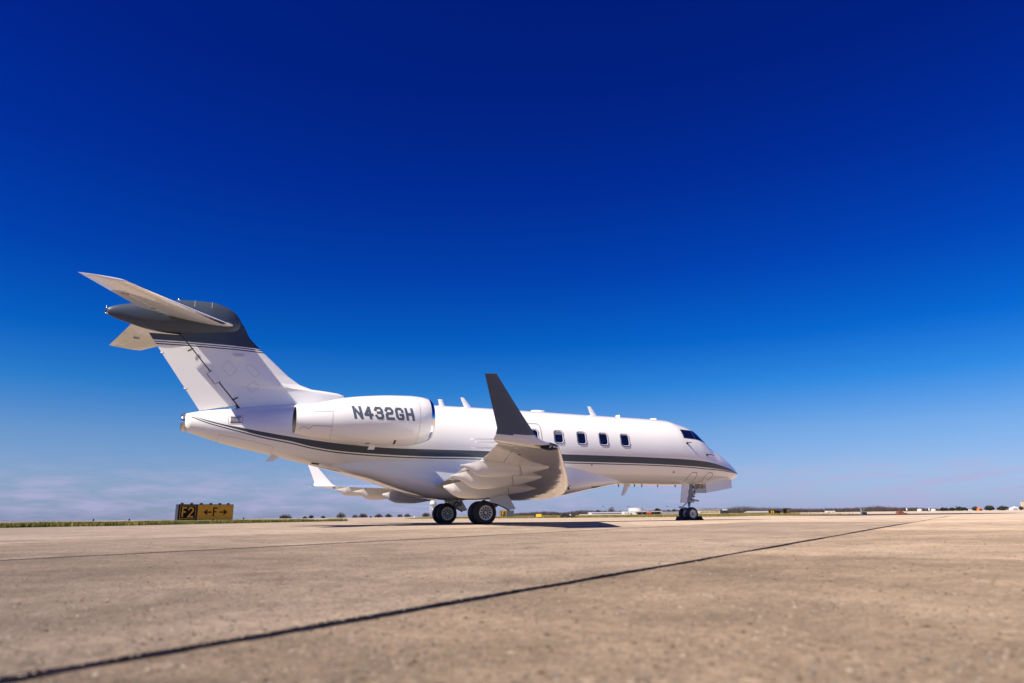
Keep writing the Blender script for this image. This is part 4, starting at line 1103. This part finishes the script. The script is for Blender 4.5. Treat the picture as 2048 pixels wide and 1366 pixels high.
# blue taxiway edge lights and marker posts
M['blue'] = mat('blue_glass_lens', (.01, .02, .12), .2, coat=1)
M['yellow_post'] = mat('yellow_post', (.65, .42, .04), .5)
for px, py, lab in ((186, 1046.5, 'leftmost blue taxiway edge light in the grass'), (258, 1045.5, 'blue taxiway edge light between the leftmost one and the long sign'), (487, 1042.5, 'blue taxiway edge light on a yellow stake right of the long sign')):
    r_ = thing('edge_light', lab, 'taxiway light', gp(px, py), FACE, 'blue taxiway edge lights')
    mk('stake', *tube((0, 0, -.02), (0, 0, .19), .035), M['yellow_post'], r_)
    mk('lamp_body', *lathe([(.19, .06), (.21, .075), (.33, .075), (.38, .05), (.39, .01)], 16, 'z'), M['blue'], r_)
r_ = thing('marker_post', 'short white marker post in the grass left of the wheels', 'post', gp(829, 1037.3), FACE)
mk('post', *tube((0, 0, -.02), (0, 0, .26), .05, .05), M['white'], r_)
mk('cap', *tube((0, 0, .26), (0, 0, .32), .055, .03), M['white'], r_)

# things left over on the far apron at the right
es = thing('equipment_stand', 'thin grey stand with dark box on the far right apron', 'stand', tuple(away(1723, 62)), FACE)
M['stand'] = mat('weathered_grey_panel', (.22, .23, .28), .6)
mk('stand_panel', *loft([[(-.10, y, 0), (.0, y, 0), (.06, y, .35), (-.06, y, .60)] for y in (-.02, .02)]), M['stand'], es, smooth=False)
mk('stand_post', *tube((.26, .1, 0), (.25, .1, .55), .012), M['stand'], es)
mk('dark_box', *bbox_bev(.02, .42, .0, .25, .0, .20, .03), M['chock'], es, smooth=False)
rc = thing('ground_unit', 'small rust red ground unit lying on the far right apron', 'equipment', tuple(away(1800, 66)), FACE)
mk('unit_body', *loft([[(-.30, y, 0), (.28, y, 0), (.22, y, .12), (.02, y, .26), (-.2, y, .22)] for y in (-.2, .2)]), mat('rust_red_paint', (.22, .07, .035), .6), rc, smooth=False)
mk('unit_drawbar', *tube((.2, 0, .06), (.52, 0, .04), .035), M['chock'], rc)
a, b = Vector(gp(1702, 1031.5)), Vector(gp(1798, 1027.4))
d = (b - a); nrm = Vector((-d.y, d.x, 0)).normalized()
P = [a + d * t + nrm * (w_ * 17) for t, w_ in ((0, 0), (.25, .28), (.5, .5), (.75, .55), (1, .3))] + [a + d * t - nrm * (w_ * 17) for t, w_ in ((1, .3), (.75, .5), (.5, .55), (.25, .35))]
tag(mk('painted_shadow', [(p.x, p.y, .004) for p in P], [tuple(range(len(P)))], mat('painted_shadow_dark', (.05, .043, .04), .8, noise=(1.5, .3)), smooth=False), kind='structure')  # ground shadow of an aircraft not modelled, painted as a dark flat patch

# ------------------------------------------------------------------ far things
M['bld_white'] = mat('white_wall', (.60, .59, .57), .6)
M['bld_grey'] = mat('grey_metal_roof', (.36, .36, .37), .6)
M['bld_beige'] = mat('beige_wall', (.62, .52, .38), .7)
M['bld_dark'] = mat('dark_glazing', (.03, .032, .036), .3)
M['bld_brown'] = mat('brown_window_band', (.16, .11, .075), .5)
def far_thing(name, label, cat, px, d, group=None):
    return thing(name, label, cat, tuple(away(px, d)), FACE, group)
def blk(root, name, px, d, p0, p1, y0, y1, dep0, dep1, m):
    """A block of the thing at column px, given by its outline in the view at that distance."""
    k = mpp(px, d)
    v, f = box((p0 - px) * k, (p1 - px) * k, dep0, dep1, max(-.05, top(px, y0 + (px - px), d)) if y0 < 9999 else -.05, top(px, y1, d))
    return mk(name, v, f, m, root, smooth=False)
G = 10000
def cyl(root, name, px, d, pc, hw, y0, y1, dep, m, n=32, k2=1.0):
    k = mpp(px, d)
    z0 = -.05 if y0 >= 9999 else top(px, y0, d)
    v, f = lathe([(z0, hw * k), (top(px, y1, d), hw * k * k2)], n, 'z', ((pc - px) * k, dep, 0))
    return mk(name, v, f, m, root, sharp=40)

D = 640
tb = far_thing('terminal_building', 'white terminal with round drum roof storey beyond the nose wheel', 'building', 1285, D)
blk(tb, 'wall', 1285, D, 1262, 1322, G, 1023.5, 0, 18, M['bld_white'])
cyl(tb, 'drum', 1285, D, 1276, 15.5, 1022.5, 1016.8, 8, M['bld_white'])
cyl(tb, 'drum_roof', 1285, D, 1276, 10, 1016.8, 1015.4, 8, M['bld_grey'], k2=.4)
blk(tb, 'drum_base', 1285, D, 1263, 1290, 1023.5, 1021.8, 3, 14, M['bld_grey'])
blk(tb, 'side_block', 1285, D, 1247, 1260, G, 1022.8, -3, 10, M['bld_white'])
blk(tb, 'roof_slab', 1285, D, 1270, 1324, 1023.7, 1022.8, -2.5, 16, M['bld_white'])
for p0, p1 in ((1276, 1283), (1285.5, 1294), (1296, 1308), (1309.5, 1320.5)):
    blk(tb, 'window', 1285, D, p0, p1, 1028.4, 1025.0, -.12, -.02, M['bld_dark'])
for p0 in (1249.5, 1254.5):
    blk(tb, 'window', 1285, D, p0, p0 + 2, 1027.3, 1025.8, -3.12, -3.02, M['bld_dark'])
vn = far_thing('service_van', 'orange red service vehicle parked before the white terminal', 'vehicle', 1298, 560)
k = mpp(1298, 560)
mk('body', *loft([[(x * k, y, z) for x, z in ((-4.5, .5), (4.5, .5), (4.5, 2.2), (1.5, 2.3), (-1.5, 2.2), (-3.0, 1.5), (-4.5, 1.2))] for y in (-1, 1)]), mat('orange_red_paint', (.62, .10, .03), .4), vn, smooth=False)
for x in (-2.7, 2.7):
    mk('wheel', *lathe([(-.12, .1), (-.12, .45), (.12, .45), (.12, .1)], 16, 'y', (x * k, -1, .45)), M['chock'], vn)

hg = far_thing('hangar', 'long low grey roofed hangar left of the white terminal', 'building', 1212, 700)
blk(hg, 'wall', 1212, 700, 1180, 1246, G, 1026.3, 0, 20, M['bld_white'])
k = mpp(1212, 700)
mk('roof', *loft([[((p - 1212) * k, y, z) for y, z in ((-.6, top(1212, 1026.4, 700)), (10, top(1212, 1024.2, 700)), (20.6, top(1212, 1026.4, 700)))] for p in (1179, 1247)]), M['bld_grey'], hg, smooth=False)
mk('arched_gable', *loft([[((1180.5 - 1212) * k + 3.6 * k * math.cos(a), y, -.05 + (top(1212, 1025.2, 700) + .05) * math.sin(a)) for a in np.linspace(0, math.pi, 14)] for y in (-3, 0)]), M['bld_white'], hg, sharp=40)
blk(hg, 'low_annex', 1212, 700, 1158, 1192, G, 1028.3, -6, -3.2, M['bld_white'])
h2 = far_thing('storage_shed', 'low grey shed with white wall right of the white terminal', 'building', 1340, 690)
blk(h2, 'wall', 1340, 690, 1322, 1360, G, 1025.5, 0, 15, M['bld_white'])
blk(h2, 'roof', 1340, 690, 1321, 1361, 1025.5, 1023.6, -.5, 15.5, M['bld_grey'])
be = far_thing('office_building', 'beige flat roofed building with brown window band right of nose wheel', 'building', 1420, 600)
blk(be, 'wall', 1420, 600, 1391, 1440, G, 1020.5, 0, 14, M['bld_beige'])
blk(be, 'roof_edge', 1420, 600, 1390, 1440.8, 1020.5, 1019.8, -.4, 14.4, M['bld_white'])
for p0, p1 in ((1401, 1409), (1410, 1418), (1420, 1428), (1429, 1438)):
    blk(be, 'window', 1420, 600, p0, p1, 1024.9, 1023.3, -.1, -.02, M['bld_brown'])
blk(be, 'annex', 1420, 600, 1390.5, 1402, G, 1025.6, -3, -.3, M['bld_grey'])
dk = far_thing('dark_building', 'small dark building with white roof box right of the beige one', 'building', 1450, 620)
blk(dk, 'wall', 1450, 620, 1442, 1457, G, 1021.2, 0, 8, M['bld_dark'])
blk(dk, 'roof_box', 1450, 620, 1448, 1456, 1020.9, 1018.9, 1, 4, M['bld_white'])
wh = far_thing('warehouse', 'pale grey warehouse behind the small yellow and black sign', 'building', 1520, 600)
blk(wh, 'wall', 1520, 600, 1500, 1541, G, 1025.0, 0, 14, M['bld_white'])
k = mpp(1520, 600)
mk('roof', *loft([[((p - 1520) * k, y, z) for y, z in ((-.5, top(1520, 1025.1, 600)), (7, top(1520, 1022.2, 600)), (14.5, top(1520, 1025.1, 600)))] for p in (1499, 1542)]), M['bld_grey'], wh, smooth=False)
for p0 in (1504, 1513, 1522, 1531):
    blk(wh, 'door', 1520, 600, p0, p0 + 4, G, 1025.6, -.1, -.02, M['bld_grey'])
tr = far_thing('white_trailer', 'white box trailer on the far side of the apron', 'trailer', 1662, 330)
blk(tr, 'trailer_body', 1662, 330, 1654.5, 1670.5, 1024.3, 1021.8, 0, 2.4, M['bld_white'])
for p in (1657.5, 1660, 1667):
    k = mpp(1662, 330)
    mk('wheel', *lathe([(-.12, .1), (-.12, .42), (.12, .42), (.12, .1)], 16, 'y', ((p - 1662) * k, .2, .42)), M['chock'], tr)
for px, lab in ((1207, 'tall thin floodlight mast left of the bare tree behind the hangar'), (1257.5, 'tall thin floodlight mast left of the terminal drum'), (1335.5, 'tall thin floodlight mast right of the terminal')):
    lp = far_thing('floodlight_mast', lab, 'light pole', px, 620, 'floodlight masts around the terminal')
    h_ = top(px, 1013.8, 620)
    mk('mast', *tube((0, 0, -.05), (0, 0, h_), .12, .06, 8), M['sign_post'], lp)
    mk('lamp_head', *box(-.9, .9, -.2, .2, h_, h_ + .35), M['sign_frame'], lp, smooth=False)
# water tower
wt = far_thing('water_tower', 'white water tower with round tank seen left of the main wheels', 'water tower', 866, 1500)
k = mpp(866, 1500); zt = top(866, 1000.8, 1500); zb = top(866, 1010.0, 1500)
prof = [(zb - 3.5, .3), (zb - 2.2, 4.6), (zb, 7.0)] + [(zb + (zt - zb) * math.sin(a), 7.0 * math.cos(a)) for a in np.linspace(0.12, math.pi / 2 - .02, 10)]
mk('tank', *lathe(prof, 32, 'z'), M['bld_white'], wt, sharp=50)
for a in range(6):
    x, y = 6.3 * math.cos(a * math.pi / 3 + .3), 6.3 * math.sin(a * math.pi / 3 + .3)
    mk('leg', *tube((x * 1.12, y * 1.12, -.05), (x, y, zb), .42, .36, 8), M['bld_white'], wt)
mk('riser', *tube((0, 0, -.05), (0, 0, zb - 3), 1.0, 1.0, 12), M['bld_white'], wt)
mk('walkway', *lathe([(zb - .3, 7.1), (zb - .3, 7.9), (zb + .6, 7.9), (zb + .6, 7.7)], 32, 'z'), M['bld_grey'], wt)
# right-hand edge
for px, hw, y1, lab in ((1839.5, 4.5, 1017.6, 'squat white storage tank, leftmost of the far right group'), (1867, 4.5, 1017.9, 'squat white storage tank left of the dark bushes')):
    st_ = far_thing('storage_tank', lab, 'tank', px, 620, 'white storage tanks')
    k = mpp(px, 620); h_ = top(px, y1, 620)
    mk('tank_shell', *lathe([(-.05, hw * k), (h_ * .7, hw * k), (h_ * .93, hw * k * .6), (h_, .05)], 24, 'z'), M['bld_white'], st_, sharp=30)
    mk('ladder', *box(hw * k * .2, hw * k * .2 + .4, -hw * k - .3, -hw * k - .05, -.05, h_ * .72), M['bld_grey'], st_, smooth=False)
for px, y1, d, lab in ((1814, 1016.6, 260, 'white post at the far edge of the apron right of the red unit'), (1858.5, 1016.9, 420, 'small white post between the two storage tanks')):
    p_ = far_thing('white_post', lab, 'post', px, d)
    k = mpp(px, d)
    mk('post', *tube((0, 0, -.05), (0, 0, top(px, y1, d)), 1.2 * k, 1.1 * k, 12), M['bld_white'], p_)
    mk('cap', *tube((0, 0, top(px, y1, d)), (0, 0, top(px, y1, d) + .1), 1.5 * k, 1.2 * k, 12), M['bld_white'], p_)
wb = far_thing('small_hut', 'small white hut left of the orange tent', 'hut', 1941, 520)
blk(wb, 'wall', 1941, 520, 1938.5, 1944.5, G, 1017.2, 0, 3, M['bld_white'])
blk(wb, 'roof', 1941, 520, 1938, 1945, 1017.2, 1016.6, -.3, 3.3, M['bld_grey'])
ot = far_thing('orange_tent', 'bright orange tent between dark bushes at the far right', 'tent', 1963, 430)
k = mpp(1963, 430); h_ = top(1963, 1014.8, 430)
mk('canopy', *loft([[(r_ * math.cos(a), 1.5 + r_ * .7 * math.sin(a), z) for a in np.linspace(0, 2 * math.pi, 12, endpoint=False)] for r_, z in ((5.2 * k, -.05), (5.0 * k, h_ * .55), (3.2 * k, h_ * .9), (.6 * k, h_))]), mat('orange_fabric', (.75, .13, .02), .7), ot, sharp=40)
mk('doorway', *box(-.6, .6, 1.5 - 5.2 * k * .7 - .05, 1.5 - 5.2 * k * .7 + .1, -.02, h_ * .45), M['bld_dark'], ot, smooth=False)
dm = far_thing('domed_hangar', 'white shallow domed hangar at the right edge', 'building', 2030, 560)
k = mpp(2030, 560); h_ = top(2030, 1012.9, 560)
mk('dome', *loft([[(r_ * math.cos(a), r_ * .15 * math.sin(a), z) for a in np.linspace(0, 2 * math.pi, 28, endpoint=False)] for r_, z in ((12 * k, -.05), (11.5 * k, h_ * .45), (7 * k, h_ * .75), (1.5 * k, h_ * .95), (.2 * k, h_ * 1.0))]), M['bld_white'], dm, sharp=50)
blk(dm, 'door', 2030, 560, 2026, 2033, G, 1016.2, -2.0 * k - .1, -1.8 * k + .1, M['bld_grey'])
tw = far_thing('tower_block', 'beige tower partly cut off by the right edge', 'building', 2049, 600)
blk(tw, 'wall', 2049, 600, 2045, 2054, G, 1003.5, 0, .8, M['bld_beige'])
blk(tw, 'roof_edge', 2049, 600, 2044.5, 2054.5, 1003.5, 1002.2, -.1, .9, M['bld_grey'])

# ------------------------------------------------------------------ trees
M['bark'] = mat('grey_brown_bark', (.10, .08, .07), .9)
M['twig'] = mat('bare_winter_twigs', (.075, .058, .056), .9, noise=(.4, .3))
M['ever'] = mat('dark_evergreen_leaves', (.022, .034, .02), .85, noise=(.6, .4))
def crown(n, w, h, z0, bare):
    V, F = [], []
    for _ in range(n):
        u = rng.normal(size=3); u /= np.linalg.norm(u); q = rng.random() ** .4
        p = np.array((u[0] * w / 2 * q, u[1] * w / 2 * q, z0 + (h - z0) * (abs(u[2]) * q if bare or z0 == 0 else .5 + .5 * u[2] * q)))
        if not bare and z0 > 0: p[0] *= 1 - .45 * max(0, (p[2] - z0) / (h - z0) - .35)
        s_ = (.10 if bare else .12) * w
        if bare:
            d_ = np.array((u[0] * .6, u[1] * .6, abs(u[2]) + .35)) * s_ * rng.uniform(.8, 2.2); e_ = np.cross(d_, rng.normal(size=3)); e_ *= (.06 * w * .35) / (np.linalg.norm(e_) + 1e-6)
            tri = [p - e_, p + e_, p + d_]
        else:
            tri = [p + rng.normal(size=3) * s_ * .6 for _ in range(3)]
        k_ = len(V); V += [(t[0], t[1], max(t[2], 0)) for t in tri]; F.append((k_, k_ + 1, k_ + 2))
    return V, F
def tree(label, px, ytop, wpx, d, bare, n=420):
    r_ = far_thing('bare_tree' if bare else 'evergreen_tree', label, 'tree', px, d, 'trees on the far airfield edge')
    k = mpp(px, d); h_ = max(1.5, top(px, ytop, d)); w = wpx * k
    z0 = h_ * .02
    limbs = [path_tube([(0, 0, -.05), (.02 * w, 0, h_ * .3), (0, .02 * w, h_ * (.75 if bare else .85))], (.035 * w, .028 * w, .008 * w), 7)]
    if bare:
        for _ in range(7):
            a = rng.uniform(0, 2 * math.pi); q = rng.uniform(.25, .55)
            limbs.append(tube((0, 0, h_ * q), (w * .4 * math.cos(a), w * .4 * math.sin(a), h_ * min(.95, q + rng.uniform(.2, .4))), .014 * w, .004 * w, 5))
    tag(mk('trunk', *join(*limbs), M['bark'], r_), kind=None)
    v, f = crown(n, w, h_, z0, bare)
    tag(mk('crown', v, f, M['twig'] if bare else M['ever'], r_, smooth=False, fix=False), kind='stuff')
for a in (('small round evergreen, leftmost of three by the winglet', 610, 1033.6, 9, 800, False), ('tallest of three round evergreens by the far winglet', 622.5, 1031.2, 10, 800, False), ('round evergreen, rightmost of three by the far winglet', 646, 1032.6, 9.5, 800, False),
          ('tiny dark evergreen between bare trees left of the wheels', 741.5, 1033.0, 5, 800, False), ('pale bare tree on the left beyond the sign', 571, 1032.5, 24, 900, True), ('wide bare tree right of the three evergreens', 682, 1027.2, 19, 800, True),
          ('narrow bare tree left of a rounder bare tree', 710, 1030.6, 12, 800, True), ('round dense bare tree left of the tiny evergreen', 725.5, 1029.2, 19, 800, True), ('first bare tree right of the tiny evergreen', 757, 1030.0, 17, 850, True),
          ('thin bare tree right of the tiny evergreen, second of four', 777, 1029.5, 15, 850, True), ('bare tree right of the tiny evergreen, third of four', 800, 1029.3, 12, 850, True), ('bare tree right of the tiny evergreen, fourth of four', 815, 1029.4, 14, 850, True),
          ('bare tree beside the water tower leg', 852, 1026.8, 17, 850, True), ('dark evergreen pair behind the long grey hangar', 1196, 1020.4, 11, 760, False), ('small evergreen behind the hangar left of the tall bare tree', 1210, 1022.0, 6, 760, False),
          ('tall open bare tree rising behind the long hangar', 1223.5, 1014.6, 16, 760, True), ('wide dark evergreen behind the terminal roof', 1315, 1017.4, 17, 760, False), ('low evergreen right of the terminal', 1337, 1019.8, 10, 760, False), ('upright evergreen right of the terminal near the nose wheel', 1348.5, 1018.0, 9, 760, False),
          ('dark evergreen bush, first right of the storage tanks', 1888, 1016.2, 17, 500, False), ('dark evergreen bush, second right of the storage tanks', 1904, 1016.0, 13, 500, False), ('low wide evergreen bush, third right of the storage tanks', 1922, 1015.4, 22, 520, False),
          ('dark evergreen bush touching the orange tent on its left', 1952, 1014.0, 15, 500, False), ('evergreen with pointed top right of the orange tent', 1980, 1011.6, 18, 500, False), ('dark wide evergreen bush left of the domed hangar', 2005, 1013.2, 20, 500, False), ('dark evergreen bush at the right edge beside the tower', 2043, 1012.6, 9, 480, False)):
    tree(*a)
# far-off winter woodland that reads as one band
V, F = [], []
prof = [(1028, 1028), (1060, 1025.5), (1090, 1023), (1110, 1024), (1125, 1026), (1140, 1023), (1160, 1020.5), (1185, 1021.5), (1230, 1022.5), (1290, 1022), (1340, 1020.5), (1385, 1020), (1410, 1017), (1425, 1016.5), (1445, 1018), (1465, 1014.5), (1490, 1012.5), (1520, 1015), (1560, 1016), (1600, 1017.5), (1640, 1017.8), (1690, 1016.5),
        (1730, 1014.5), (1755, 1011.5), (1775, 1014), (1800, 1015.8), (1830, 1015.5), (1850, 1017), (1875, 1018)]
for px in np.arange(1030, 1875, .8):
    d = rng.uniform(950, 1150); yt = np.interp(px, [p[0] for p in prof], [p[1] for p in prof]) + rng.normal(0, .55)
    c = away(px, d); k = mpp(px, d); h_ = max(1.0, top(px, yt, d)); w = rng.uniform(6, 11) * k
    v, f = crown(90, w, h_, 0, True)
    b0 = len(V); V += [(c.x + p[0], c.y + p[1], p[2]) for p in v]; F += [(i + b0, j + b0, l + b0) for i, j, l in f]
    v, f = crown(60, w, h_ * .85, 0, False)
    b0 = len(V); V += [(c.x + p[0], c.y + p[1], p[2]) for p in v]; F += [(i + b0, j + b0, l + b0) for i, j, l in f]
tag(mk('far_woodland', V, F, M['twig'], smooth=False, fix=False), 'band of bare winter woodland along the horizon behind the airfield', 'woodland', kind='stuff')
